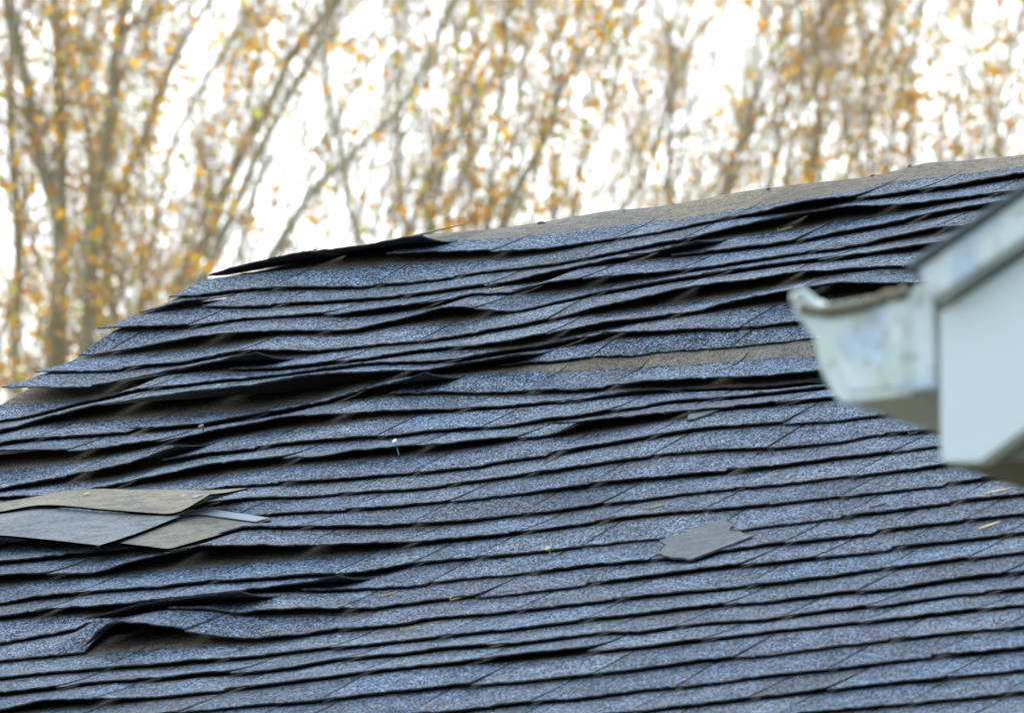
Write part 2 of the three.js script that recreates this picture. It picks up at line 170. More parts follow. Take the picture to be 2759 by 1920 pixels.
  { b: [206,[-30,-30,-30,-30,-30,-32,-41,-49,-58,-67,-76,-84,-92,-89,-78,-66,-54,-42,-30,-19,-6,16,58,102,140,167,160,136,110,84,59,33,10,-13,-35,-57,-79,-99,-114,-125,-136,-147,-158,-166,-165,-159,-153,-147,-141,-137,-138,-142,-146,-148,-142,-131,-119,-97,-82,-80,-80,-73,-63,-54,-47,-43,-39,-35,-33,-37,-44,-51,-55,-54,-50,-46,-42,-38,-35,-33,-31,-29,-27,-25,-19,-11,-4,4,11,16,17,17]], s: [[258,[30,30,30,30,30,30,24,16,9,2,-5,-3,6,15,24,33,43,52,61,80,120,162,199,229,219,193,168,142,116,91,68,47,26,5,-16,-36,-48,-58,-68,-77,-87,-96,-97,-96,-95,-94,-93,-91,-92,-96,-100,-101,-95,-84,-71,-50]],[1647,[-40,-35,-34,-29,-20,-11,-3,1,5,9,12,10,4,-3,-8,-8,-5,0,4,8,11,13,15,17,19,21,25,32,40,47,55,61,63]]], j: [709,949,1204,1455,1933,2184,2435] },
  { b: [296,[-96,-96,-95,-94,-92,-91,-94,-99,-105,-110,-116,-121,-126,-131,-131,-126,-121,-116,-115,-118,-122,-126,-130,-134,-138,-137,-134,-140,-149,-156,-162,-168,-173,-177,-178,-178,-176,-170,-163,-156,-149,-145,-143,-141,-139,-138,-136,-134,-131,-128,-122,-115,-107,-100,-93,-86,-78,-71,-64,-57,-51,-51,-52,-54,-55,-57,-60,-63,-66,-69,-72,-75,-74,-68,-63,-57,-51,-46,-43,-41,-40,-38,-36,-34,-32,-29,-26,-23,-19,-9,3,13,15,15]], s: [[352,[107,97,86,75,64,53,41,19,-1,2,43,88,127,159,189,215,241,264,280,288,274,256,238,221,203,178,151,125,98,77,70,64,55,41,27,12,-4,-21,-37,-50,-53,-55,-59,-65,-71,-77,-82,-81,-74,-67,-60,-53,-45,-38,-31,-23,-16,-9,-5,-5,-7,-8,-10,-12,-15,-18,-21,-24,-27,-28,-26,-21,-15,-10,-4,1,4,5,7,8,10,12,15,18,20,23,29,40,52,61]]], j: [747,1033,1267,1540,1705,1943,2244,2470] },
  { b: [388,[-133,-133,-131,-124,-115,-106,-101,-99,-99,-99,-97,-94,-92,-97,-106,-116,-125,-128,-124,-119,-114,-115,-122,-130,-138,-145,-153,-161,-168,-176,-184,-191,-201,-225,-263,-282,-275,-264,-243,-197,-172,-168,-164,-161,-161,-164,-166,-169,-172,-172,-167,-162,-158,-153,-148,-147,-148,-148,-149,-150,-151,-153,-156,-159,-161,-163,-159,-148,-137,-125,-114,-104,-99,-97,-94,-92,-90,-87,-82,-77,-72,-67,-62,-54,-46,-37,-29,-20,-15,-13,-12,-11,-10,-9,-8,-8,-8]], s: [[439,[-82,-66,-47,-28,-18,-22,-28,-34,-40,-46,-47,-51,-61,-70,-76,-79,-77,-73,-68,-69,-76,-84,-92,-100,-106,-100,-98,-98,-98,-104,-119,-132,-144,-146,-134,-121,-108,-85,-65]],[1378,[-121,-119,-115,-110,-109,-113,-118,-122,-125,-126,-123,-118,-113,-109,-104,-102,-101,-102,-103,-104,-105,-107,-109,-112,-114,-117,-115,-106,-95,-84,-72,-62,-54,-52,-49,-47,-45,-42,-38,-33,-28,-23,-18,-11,-3,6,14,23,30,33,34,35,36,37,37]]], j: [614,914,1207,1522,1761,2032,2326,2560] },
  { b: [482,[-73,-73,-74,-78,-82,-86,-91,-98,-109,-121,-132,-142,-146,-145,-143,-127,-98,-69,-52,-47,-42,-38,-33,-31,-32,-34,-43,-59,-77,-95,-114,-129,-145,-164,-178,-175,-183,-198,-210,-214,-211,-208,-205,-202,-199,-200,-202,-205,-206,-202,-196,-189,-182,-175,-170,-169,-170,-170,-171,-172,-173,-176,-179,-179,-172,-164,-154,-144,-134,-124,-114,-108,-108,-109,-109,-110,-109,-102,-93,-85,-76,-67,-60,-55,-50,-44,-39,-35,-31,-28,-25,-22,-19,-17,-17,-17]], s: [[535,[20,31,43,56,68,74,69,62,55,48,44,42,40,38,37,37,37,37,37,38,38,42,49,57,64,72,79,85,91,108,137,151]],[1225,[-63,-77,-94,-110,-127,-125,-128,-142,-156,-164,-161,-158,-155,-152,-149,-147,-149,-150,-152,-150,-143,-136,-129,-122,-116,-114,-115,-116,-116,-117,-118,-121,-123,-125,-121,-113,-104,-96,-87,-78,-69,-63,-62,-63,-63,-64,-63,-58,-50,-41,-32,-23,-16,-10,-5,0,5,10,14,17,20,24,27,28]]], j: [620,876,1504,1722,1993,2285,2480,2666] },
  { b: [571,[-203,-203,-200,-186,-168,-151,-133,-115,-95,-70,16,111,121,120,129,151,170,181,178,156,129,101,58,-5,-62,-106,-134,-150,-166,-182,-197,-211,-226,-240,-252,-252,-244,-233,-223,-215,-208,-201,-195,-193,-194,-195,-197,-198,-197,-194,-188,-183,-178,-173,-168,-165,-161,-158,-154,-150,-145,-138,-131,-125,-118,-113,-111,-109,-108,-107,-105,-102,-98,-93,-89,-85,-81,-76,-72,-67,-63,-58,-55,-51,-48,-44,-41,-38,-34,-31,-27,-24,-22,-21,-21]], s: [[623,[-140,-126,-108,-91,-73,-54,-35,-16,69]],[833,[160,186,218,251,285,318,331,331,333,338,342,347,353,358,360]],[1016,[242,211,180,152,112,53,6,-17,1,-3,-19,-37,-60,-82,-104,-130,-158,-187,-199,-189,-179,-170,-162,-155,-148,-145,-147,-149,-150,-151,-151,-148,-143,-138,-133,-128,-123,-119,-116,-112,-109,-105,-100,-93,-87,-80,-73,-68,-65,-64,-62,-61,-59,-56,-52,-48,-44,-40,-36,-31,-27,-22,-18,-13,-9,-6,-2,1,4,8,11,15,18,21,24,25]]], j: [1151,1394,1695,1933,2272,2433,2590,2823] },
  { b: [664,[-188,-188,-188,-188,-188,-188,-187,-187,-187,-186,-185,-182,-180,-179,-179,-182,-187,-191,-197,-207,-219,-231,-243,-255,-270,-283,-286,-283,-272,-252,-234,-227,-226,-233,-242,-244,-243,-242,-236,-218,-197,-182,-182,-188,-193,-197,-196,-194,-191,-185,-179,-173,-166,-161,-157,-155,-154,-152,-150,-148,-147,-145,-143,-141,-140,-139,-138,-137,-136,-135,-133,-128,-122,-117,-111,-105,-93,-80,-66,-56,-59,-60,-54,-47,-41,-35,-29,-23,-16,-10,-4,2,4,4,4]], s: [[716,[-140,-138,-136,-135,-137,-138,-140,-140,-138]],[899,[-107,106,263,354,367,330,286,235,181,127,73,20,-31,-80,-118,-154,-168,-167,-168,-173,-183,-165,-137,-128]],[1461,[-175,-185,-195,-197,-197,-196,-191,-175,-154,-136,-135,-141,-146,-150,-150,-148,-145,-140,-134,-127,-121,-115,-112,-110,-108,-106,-104,-103,-101,-99,-97,-96,-94,-93,-92,-90,-87,-84,-81,-76,-70,-65,-59,-53,-43,-29,-16,-3,-4,-9,-3,5,11,17,23,29,35,42,48,54,57]]], j: [1140,1508,1862,2074,2356,2646,2829] },
  { b: [758,[-152,-152,-151,-145,-137,-133,-135,-138,-143,-149,-156,-163,-171,-179,-186,-194,-201,-206,-207,-206,-205,-206,-208,-211,-213,-213,-206,-197,-189,-181,-175,-170,-169,-171,-173,-173,-171,-168,-165,-162,-157,-151,-147,-146,-145,-145,-144,-143,-139,-134,-128,-122,-117,-113,-111,-111,-111,-111,-111,-106,-99,-92,-84,-77,-73,-77,-83,-89,-94,-99,-97,-90,-84,-77,-71,-68,-70,-71,-73,-75,-73,-63,-50,-37,-23,-11,-5,-3,-1,1,3,4,4,4]], s: [[809,[-96,-90,-82,-77,-80,-83,-87,-94,-101,-108,-116,-124,-131,-139,-147,-152,-152,-151,-150,-152,-156,-161,-165,-167,-160,-151,-142,-134,-128,-124,-123,-125,-127,-127,-125,-122,-119,-115,-111,-105,-101,-99,-98,-97,-95,-94,-90,-84,-78,-73,-67,-63,-62,-62,-62,-62,-62,-57,-50,-42,-35,-27,-23,-28,-35,-42,-49,-53,-50,-44,-37,-31,-25,-22,-24,-26,-27,-29,-27,-16,-3,10,23,35,41,43,45,47,49,50]]], j: [1031,1280,1549,1781,2088,2397,2678,2991] },
  { b: [852,[-110,-110,-109,-104,-98,-92,-86,-77,-61,-44,-35,-31,-32,-39,-69,-95,-98,-99,-95,-85,-88,-98,-107,-115,-120,-120,-115,-109,-102,-90,-70,-49,-35,-34,-36,-37,-40,-43,-46,-42,-30,-18,-18,-27,-37,-47,-57,-63,-59,-50,-40,-31,-21,-16,-14,-14,-22,-42,-57,-51,-38,-29,-22,-17,-18,-27,-35,-44,-53,-54,-45,-34,-22,-11,-1,2,3,3,3,4,13,29,45,60,71,76,70,61,53,44,37,36,36]], s: [[904,[-46,-41,-35,-29,-22,-15,2,20,29,33,31,27,23]],[1205,[-26,-49,-52,-53,-48,-37,-43,-52,-62,-70,-74,-74,-69,-62,-55,-42,-22,-1,12,12,10,8,6,2,0,5,17,29,28,19,10,1,-9,-15,-9,0,10,19,29,34,35,36,27,5,-10,-1,12,21,27,33,30,20,11,1,-7,-7,2,14,25,36,45,48,49,49,49,51,61,77,93,107,118,121,115,106,97,89,83]]], j: [1030,1418,1658,1972,2202,2375,2596,2778,3023] },
  { b: [946,[-65,-65,-66,-66,-67,-68,-69,-70,-74,-79,-84,-89,-92,-89,-84,-80,-78,-77,-75,-72,-65,-58,-50,-43,-39,-37,-31,-23,-16,-8,1,10,19,28,35,40,45,50,54,58,57,54,50,46,41,33,24,17,16,17,17,18,20,24,18,15,15,15,17,22,27,33,40,47,53,60,67,74,81,85,86,88,89,91,93,95,97,99,102,105,110,115,120,123,125,127,130,132,134,136,137,137,137]], s: [[998,[23,50,81,112,132,122,108,94,80,65,48,30,13,-1,-5,-7,-8,-6,-4,-1,2,5,10,16,23,31,39,46,54,64,73,82,89,94,98,103,108,112,114,115,116,117,120,130,142,152,157,161,165,170,174,178]],[2273,[75,71,68,68,67,69,74,80,86,92,99,106,113,120,127,134,137,139,140,142,143,145,147,149,152,154,157,162,167,172,175,177,179,182,184,186,188,189]]], j: [1205,1491,1778,2015,2513,2836,3083] },
  { b: [1041,[34,34,33,31,29,26,23,20,18,15,12,10,8,7,6,6,6,5,5,4,4,3,3,4,5,1,-6,-15,-23,-32,-36,-33,-28,-24,-19,-15,-11,-9,-6,-3,-1,1,-3,-27,-36,-32,-33,-36,-36,-35,-34,-33,-31,-26,-20,-15,-9,-3,6,17,28,39,48,51,46,40,34,29,29,37,47,57,67,76,80,82,85,88,90,95,100,106,111,117,118,117,116,115,113,113,113,113]], s: [[1092,[79,77,75,72,69,66,64,61,58,55,53,53,52,52,52,51,51,50,50,49,49,50,58,59,51,43,34,26,21,24,29,34,38,43,46,48,51,54,56,58,60,60]],[2112,[23,12,13,13,12,13,14,14,15,16,21,27,32,38,44,52,63,74,84,95,101,97,93,89,84,83,91,101,111,121,130,135,138,140,143,145,149,155,160,166,171,174,173,172,171,169,168]]], j: [1214,1483,1795,2046,2371,2666,2980,3214] },
  { b: [1691,[-11,-11,-12,-15,-19,-23,-26,-30,-34,-38,-42,-46,-50,-53,-57,-61,-65,-69,-73,-77,-77,-69,-59,-49,-44,-47,-52,-56,-61,-63,-56,-46,-36,-26,-16,-10,-7,-4,-1,2,6,14,22,30,39,45,47,48,49,50,52,58,66,75,83,91,100,108,110,103,95,92,95,99,103,106,109,109,109]], s: [[1742,[34,31,27,23,19,16,12,8,4,0,-4,-8,-11,-15,-19,-23,-27,-31,-31,-23,-12,1,9,6,1,-4,-9,-11,-4,6,16,26,36,42,45,48,51,54,58,67,76,85,93,101,103,104,105,106,107,113,122,130,138,147,155,163,166,158,150,146,150,154,158,162,164]]], j: [1347,1589,1829,2066,2325,2628,2941,3151] },
  { b: [2319,[-15,-15,-15,-14,-13,-12,-11,-10,-8,-7,-6,-5,-4,-1,3,8,13,18,22,26,29,32,35,39,43,48,53,58,63,68,74,80,86,91,92,89,85,81,77,77,79,82,85,88,90,90,90]], s: [[2371,[33,34,35,36,37,38,39,41,42,43,44,46,51,56,61,66,70,73,76,79,83,86,90,95,100,105,110,115,121,127,133,139,139,136,132,128,124,123,126,129,132,135,137]]], j: [1519,1798,2074,2347,2615,2860,3021,3254] },
  { b: [2404,[0,0,0,1,2,4,5,6,8,9,10,12,13,15,17,19,22,24,26,29,31,33,36,39,42,46,50,54,58,59,58,57,56,55,55,54,54,53,53,55,58,61,64,67,68,69,69]], s: [[2455,[46,47,48,50,51,52,54,55,56,58,59,61,63,66,68,70,73,75,77,80,82,85,89,93,97,101,105,106,105,104,103,102,102,101,100,100,99,101,105,108,111,114,115]]], j: [2239,2470,2736,2989,3254,3441] },
  { b: [3008,[57,57,57,57,58,58,59,60,60,61,61,62,63,63,64,64,65,65,66,67,67,68,68,69,69,69]], s: [[3059,[103,103,104,104,105,106,106,107,107,108,109,109,110,110,111,112,112,113,113,114,114,115]]], j: [2402,2668,2931,3190,3446] },
];

// ---------------------------------------------------------------- the house with the damaged roof
// roof axes: x along the ridge, y out of the roof, z down the slope
const RIDGE_DIR = V(0.83867057, 0, 0.54463904), NORMAL = V(-0.22414673, 0.91138674, 0.34515569), DOWN = V(-0.4963768, -0.41155098, 0.76435324);
const ROOF_AT = V(0.00039, 6.32443545, -26.158856);
const ROOF_TURN = new THREE.Quaternion().setFromRotationMatrix(new THREE.Matrix4().makeBasis(RIDGE_DIR, NORMAL, DOWN));
const onRoof = (u, v, h = 0) => ROOF_AT.clone().addScaledVector(RIDGE_DIR, u).addScaledVector(NORMAL, h).addScaledVector(DOWN, v);
const E = 0.143, THICK = 0.0027, V_RIDGE = -0.16, RAKE = -0.68;

const house = new THREE.Group(); house.name = 'house'; house.position.set(ROOF_AT.x, 0, ROOF_AT.z); scene.add(house);
tag(house, 'house whose dark blue-grey shingle roof is wind-lifted, with bare ridge', 'house');
const roof = new THREE.Group(); roof.name = 'roof'; roof.position.y = ROOF_AT.y; roof.quaternion.copy(ROOF_TURN); house.add(roof);

const sample = (arr, u) => { // [u0 mm, tenths of mm at 25 mm steps]
  const x = (u * 1000 - arr[0]) / 25, a = arr[1], i = Math.floor(x);
  if (x <= 0) return a[0] / 10000; if (i >= a.length - 1) return a[a.length - 1] / 10000;
  return lerp(a[i], a[i + 1], x - i) / 10000;
};
const baseAt = (i, u) => i < 0 ? sample(RIDGE, u) : i < ROWS.length ? sample(ROWS[i].b, u) : 0.004;
// height of the top face of a tab of course i: t = 0 under the edge of the course above, 1 at its own lower edge, below 0 hidden (down to -1)
const POW = 1.45;
function topHeight(i, u, t, edge) {
  const h0 = baseAt(i - 1, u);
  if (t >= 0) return h0 + (edge - h0) * Math.pow(t, POW);
  if (i === 1) return lerp(h0, sample(RIDGE, u), -t);
  const q = Math.pow(1 + t, POW), up = baseAt(i - 2, u);
  return lerp(i === 10 && u > 0.7 ? up - 0.0042 : Math.min(up - 0.0042, h0 + 0.003), h0, q);
}
// one tab: a curved sheet with real thickness; its uv lie on the sheet in metres (0.9 m x 0.45 m)
function tabGeometry(i, ua, ub, edgeAt, dvAt, R, nu, nvE, nvH) {
  const pos = [], nor = [], uv = [], idx = [];
  const ou = R() * 0.9, flip = R() < 0.5 ? -1 : 1;
  const vTop = i === 1 ? V_RIDGE : (i - 2) * E + 0.02, vMid = (i - 1) * E;
  const ts = []; for (let k = 0; k < nvH; k++) ts.push(-1 + k / nvH); for (let k = 0; k <= nvE; k++) ts.push(k / nvE);
  const nt = ts.length, top = [], s1 = (R() - 0.5) * 0.012, s2 = (R() - 0.5) * 0.002, seed = Math.floor(R() * 1e6);
  for (let a = 0; a <= nu; a++) {
    const u = lerp(ua, ub, a / nu), edge = edgeAt(u), dv = dvAt ? dvAt(u) : 0;
    const row = [];
    for (let b = 0; b < nt; b++) {
      const t = ts[b]; let v = t < 0 ? lerp(vTop, vMid, 1 + t) : lerp(vMid, i * E + dv, t);
      const wob = t > 0 ? t : 0;
      v += wob * (s1 + (vnoise(u * 38, i * 3.7, seed) - 0.5) * 0.005 + (vnoise(u * 110, i * 3.7, seed + 1) - 0.5) * 0.0045);
      const side = (a === 0 ? 1 : a === nu ? -1 : 0) * (vnoise(v * 120, u * 5, seed + 3) - 0.5) * 0.003 * wob;
      const slot = 0.002 * smooth(t, -0.12, 0.05) * smooth(t, 1.02, 0.75) - 0.001 * smooth(t, -0.02, -0.12), closed = -(a === 0 ? -1 : a === nu ? 1 : 0) * slot; // the slots end under the course above and pinch at the lower edge
      row.push(V(u + side + closed, topHeight(i, u, t > 0 ? t * (1 + dv / E) : t, edge) + wob * (vnoise(u * 90, i * 9.1, seed + 9) - 0.5) * 0.0022, v));
    }
    top.push(row);
  }
  if (i === 1) for (const row of top) row.unshift(V(row[0].x, row[0].y - 0.022, V_RIDGE - 0.05));   // folds over the ridge
  const NT = top[0].length, P = (a, b, low) => { const p = top[a][b].clone(); if (low) p.y -= THICK; return p; };
  const sheet = low => {
    const base = pos.length / 3;
    for (let a = 0; a <= nu; a++) for (let b = 0; b < NT; b++) {
      const p = P(a, b, low), du = P(Math.min(a + 1, nu), b).sub(P(Math.max(a - 1, 0), b)), dv = P(a, Math.min(b + 1, NT - 1)).sub(P(a, Math.max(b - 1, 0)));
      const n = dv.cross(du).normalize(); if (low) n.negate();
      pos.push(p.x, p.y, p.z); nor.push(n.x, n.y, n.z);
      const across = i * E - p.z;
      uv.push(flip * p.x / 0.9 + ou, low ? (0.335 + clamp(across, 0, 0.28) * 0.35) / 0.45 : clamp(across, 0.001, 0.296) / 0.45);
    }
    for (let a = 0; a < nu; a++) for (let b = 0; b < NT - 1; b++) {
      const q = base + a * NT + b, r = q + NT;
      if (low) idx.push(q, r, q + 1, r, r + 1, q + 1); else idx.push(q, q + 1, r, r, q + 1, r + 1);
    }
  };
  sheet(false); sheet(true);
  const wall = (list, out) => {
    const base = pos.length / 3;
    list.forEach(([a, b], k) => { for (const low of [0, 1]) { const p = P(a, b, low); pos.push(p.x, p.y, p.z); nor.push(out.x, out.y, out.z); uv.push(p.x / 0.9 + p.z, (0.305 + low * 0.008) / 0.45); } });
    for (let k = 0; k < list.length - 1; k++) { const q = base + k * 2; idx.push(q, q + 1, q + 2, q + 2, q + 1, q + 3); }
  };
  wall([...Array(nu + 1).keys()].map(a => [a, NT - 1]), V(0, 0, 1));
  wall([...Array(NT).keys()].map(b => [0, b]), V(-1, 0, 0));
  wall([...Array(NT).keys()].map(b => [nu, NT - 1 - b]), V(1, 0, 0));
  const g = new THREE.BufferGeometry();
  g.setAttribute('position', new THREE.Float32BufferAttribute(pos, 3)); g.setAttribute('normal', new THREE.Float32BufferAttribute(nor, 3)); g.setAttribute('uv', new THREE.Float32BufferAttribute(uv, 2)); g.setIndex(idx);
  return g;
}
const rest = [];
{
  const R = rng(4242); let count = 0;
  for (let i = 1; i <= 38; i++) {
    const row = ROWS[i] || { s: [], j: [] };
    const viewL = Math.max(RAKE, -1.32 + 0.0925 * i - 0.16), viewR = 1.3 + 0.0765 * i + 0.1;
    // segments of the lower edge, each with its own run of heights
    let segs = row.s.map(s => ({ a: s[0] / 1000, b: s[0] / 1000 + (s[1].length - 1) * 0.025, s }));
    if (!segs.length) segs = [{ a: viewL, b: viewR, s: null }];
    segs[0].a = viewL <= RAKE ? RAKE + (R() - 0.5) * 0.05 : viewL; segs[segs.length - 1].b = viewR;
    const lastIn = row.s.length ? row.s[row.s.length - 1] : null;
    for (const [k, sg] of segs.entries()) {
      if (k && segs[k - 1].b > sg.a - 0.004 && segs[k - 1].b - sg.a < 0.03) { const m = (segs[k - 1].b + sg.a) / 2; segs[k - 1].b = m; sg.a = m; }
      else if (k && segs[k - 1].b < sg.a) { const m = (segs[k - 1].b + sg.a) / 2; segs[k - 1].b = m; sg.a = m; }
    }
    for (const sg of segs) {
      let cuts = row.j.map(x => x / 1000).filter(x => x > sg.a + 0.07 && x < sg.b - 0.07);
      cuts = [sg.a, ...cuts, sg.b];
      const full = [cuts[0]];
      for (let k = 1; k < cuts.length; k++) { const w = cuts[k] - cuts[k - 1], n = Math.max(1, Math.round(w / 0.31)); for (let m = 1; m <= n; m++) full.push(cuts[k - 1] + w * m / n + (m < n ? (R() - 0.5) * 0.04 : 0)); }
      for (let k = 1; k < full.length; k++) {
        const ua = full[k - 1] + (k === 1 && sg === segs[0] ? 0 : 0.0012), ub = full[k] - 0.0012;
        if (ub - ua < 0.015) continue;
        const d0 = R() * 0.0034, d1 = (R() - 0.5) * 0.006;
        const edgeAt = u => Math.max((sg.s ? sample(sg.s, u) : baseAt(i, u) + 0.006) + 0.0008, baseAt(i, u) + 0.006) + d0 + Math.abs(d1) * (d1 > 0 ? clamp((u - ua) / (ub - ua)) : 1 - clamp((u - ua) / (ub - ua)));
        const dvAt = sg.s && sg.s[2] ? u => { const x = (u * 1000 - sg.s[0]) / 25, a = sg.s[2], n = clamp(Math.floor(x), 0, a.length - 2); return lerp(a[n], a[n + 1], clamp(x - n)) / 1000; } : null;
        const g = tabGeometry(i, ua, ub, edgeAt, dvAt, R, Math.max(3, Math.round((ub - ua) / 0.009)), 5, 3);
        const m = shingleMats[Math.floor(R() * shingleMats.length)];
        if (i <= 30) { mesh(numbered('shingle'), g, m, roof); count++; } else rest.push(g);
      }
    }
    // beyond the frame the courses run on, plain
    const plain = (a, b) => { const n = Math.round((b - a) / 0.305); for (let k = 0; k < n; k++) rest.push(tabGeometry(i, a + (b - a) * k / n + 0.0016, a + (b - a) * (k + 1) / n - 0.0016, u => baseAt(i, u) + 0.0048, null, R, 1, 1, 1)); };
    if (viewL - RAKE > 0.1) plain(RAKE, viewL);
    plain(viewR, 7.2);
  }
  console.log('shingles', count);
}
tag(mesh('shingle_field', mergeGeometries(rest), shingleMats[0], roof), 'plain courses of the same shingles farther along the roof', null, null, 'stuff');

{ // added sheet under the top course, closes off the sky behind the lifted tabs
  const B = new Builder(), n = 100, rows = [[V_RIDGE - 0.06, -0.03, -1], [V_RIDGE, -0.006, -1], [-0.06, -0.008, -1], [0.03, -0.010, 0], [0.14, -0.012, 0]];
  for (let k = 0; k <= n; k++) { const u = lerp(RAKE + 0.005, 2.4, k / n); for (const [v, dh, r] of rows) B.vert(V(u, Math.min(baseAt(r, u), v > 0 ? baseAt(1, u) + 0.004 : 9) + dh + 0.002 * vnoise(u * 9, v * 20, 4), v), V(0, 1, 0), u, v); }
  for (let k = 0; k < n; k++) for (let m = 0; m < 4; m++) { const q = k * 5 + m, r = q + 5; B.i.push(q, q + 1, r, r, q + 1, r + 1); }
  const g = B.geometry(); g.computeVertexNormals(); mesh('added_underlay', g, new THREE.MeshStandardMaterial({ color: C(0.11, 0.1, 0.088), roughness: 1, side: THREE.DoubleSide }), roof);
}
const plank = new THREE.MeshStandardMaterial({ color: C(0.06, 0.05, 0.04), roughness: 0.95 });
const siding = new THREE.MeshStandardMaterial({ color: C(0.3, 0.28, 0.25), roughness: 0.85 });
const EAVE_V = 38 * E - 0.1, box = (w, h, d, x, y, z) => new THREE.BoxGeometry(w, h, d).translate(x, y, z);
mesh('deck', box(7.75, 0.018, EAVE_V + 0.12, 3.3, -0.066, EAVE_V / 2 - 0.06), plank, roof);
{ // far slope and its shingles, behind the ridge
  const c2 = 2 * Math.acos(NORMAL.y);
  const back = new THREE.Group(); back.name = 'far_slope'; back.rotation.x = -c2; back.position.set(0, -0.045, V_RIDGE - 0.03); roof.add(back);
  const g = []; for (let k = 0; k < 30; k++) g.push(new THREE.BoxGeometry(7.78, 0.004, 0.18).rotateX(-0.03).translate(3.2, 0.004, -0.1 - k * E));
  for (const q of g) { const u = q.attributes.uv; for (let k = 0; k < u.count; k++) u.setXY(k, u.getX(k) * 8, u.getY(k) * 0.3 + 0.005); }
  tag(mesh('far_shingles', mergeGeometries(g), shingleMats[4], back), null, null, null, 'stuff');
  mesh('far_deck', box(7.6, 0.018, 4.4, 3.3, -0.03, -2.2), plank, back);
}
{ // walls below, in the house's own axes turned with the ridge
  const turn = Math.atan2(-RIDGE_DIR.z, RIDGE_DIR.x), body = new THREE.Group(); body.name = 'walls'; body.rotation.y = turn; house.add(body);
  const run = EAVE_V * NORMAL.y, eave = ROOF_AT.y - EAVE_V * 0.41155 - 0.25;
  const s = new THREE.Shape(); s.moveTo(-run + 0.4, 0); s.lineTo(-run + 0.4, eave + 0.1); s.lineTo(0.1, ROOF_AT.y - 0.16); s.lineTo(run - 0.8, eave + 0.1); s.lineTo(run - 0.8, 0); s.closePath();
  const g = new THREE.ExtrudeGeometry(s, { depth: 7.2, bevelEnabled: false }).rotateY(Math.PI / 2).translate(-0.3, 0, 0);
  siding.side = THREE.DoubleSide;
  mesh('wall', g, siding, body);
  mesh('eave_fascia', box(7.7, 0.16, 0.03, 3.3, eave + 0.12, run - 0.06), new THREE.MeshStandardMaterial({ color: C(0.7, 0.7, 0.68), roughness: 0.6 }), body);
}

// ---------------------------------------------------------------- loose pieces lying on the roof
function loose(name, center, build, label, category, group) { // geometry in roof axes about its own centre
  const [u, v, h] = center, o = new THREE.Group(); o.name = numbered(name); o.position.copy(onRoof(u, v, h)); o.quaternion.copy(ROOF_TURN); scene.add(o); tag(o, label, category, group); build(o); return o;
}
function loft(top, bottom, [cu, cv, ch], thick, wave, nu = 36, nv = 10) {
  const along = (pts, t) => { let L = [0]; for (let k = 1; k < pts.length; k++) L.push(L[k - 1] + Math.hypot(pts[k][0] - pts[k - 1][0], pts[k][1] - pts[k - 1][1])); const x = t * L[L.length - 1]; let k = 1; while (k < L.length - 1 && L[k] < x) k++; const q = clamp((x - L[k - 1]) / (L[k] - L[k - 1])); return [0, 1, 2].map(d => lerp(pts[k - 1][d], pts[k][d], q)); };
  const grid = []; for (let a = 0; a <= nu; a++) { const A = along(top, a / nu), B = along(bottom, a / nu), r = []; for (let b = 0; b <= nv; b++) { const t = b / nv; r.push(V(lerp(A[0], B[0], t) / 1000 - cu, lerp(A[2], B[2], t) / 1000 - ch + wave(a / nu, t), lerp(A[1], B[1], t) / 1000 - cv)); } grid.push(r); }
  // soften the corners of the outline along its length
  for (let pass = 0; pass < 2; pass++) { const c = grid.map(r => r.map(p => p.clone())); for (let a = 1; a < nu; a++) for (let b = 0; b <= nv; b++) grid[a][b].copy(c[a - 1][b]).add(c[a + 1][b]).addScaledVector(c[a][b], 2).multiplyScalar(0.25); }
  const B = new Builder(), N = nv + 1, P = (a, b) => grid[clamp(a, 0, nu)][clamp(b, 0, nv)];
  const nrm = (a, b) => P(a, b + 1).clone().sub(P(a, b - 1)).cross(P(a + 1, b).clone().sub(P(a - 1, b))).normalize();
  for (const low of [0, 1]) { const base = B.p.length / 3; for (let a = 0; a <= nu; a++) for (let b = 0; b <= nv; b++) { const p = P(a, b).clone(), n = nrm(a, b); if (n.y < 0) n.negate(); p.y -= low * thick; if (low) n.negate(); B.vert(p, n, (p.x + cu) / 0.7, (p.z + cv) / 0.35); }
    for (let a = 0; a < nu; a++) for (let b = 0; b < nv; b++) { const q = base + a * N + b, r = q + N; low ? B.i.push(q, r, q + 1, r, r + 1, q + 1) : B.i.push(q, q + 1, r, r, q + 1, r + 1); } }
  const E2 = new Builder(), rim = []; for (let a = 0; a <= nu; a++) rim.push([a, nv]); for (let b = nv - 1; b >= 0; b--) rim.push([nu, b]); for (let a = nu - 1; a >= 0; a--) rim.push([a, 0]); for (let b = 1; b <= nv; b++) rim.push([0, b]);
  rim.forEach(([a, b], k) => { const p = P(a, b), [a2, b2] = rim[(k + 1) % rim.length], d = P(a2, b2).clone().sub(p), n = V(-d.z, 0, d.x).normalize().negate(); E2.vert(p, n, k * 0.1, 0); E2.vert(p.clone().setY(p.y - thick), n, k * 0.1, 0.1); });
  for (let k = 0; k < rim.length - 1; k++) { const q = k * 2; E2.i.push(q, q + 1, q + 2, q + 2, q + 1, q + 3); }
  return [B.geometry(), E2.geometry()];
}
const lift = (line, pts, h0) => pts.map(([u, v]) => { const l = line(u); return v < l ? [u, v + (l - v) * 0.7, h0 + (l - v) * 0.2] : [u, v, h0]; });
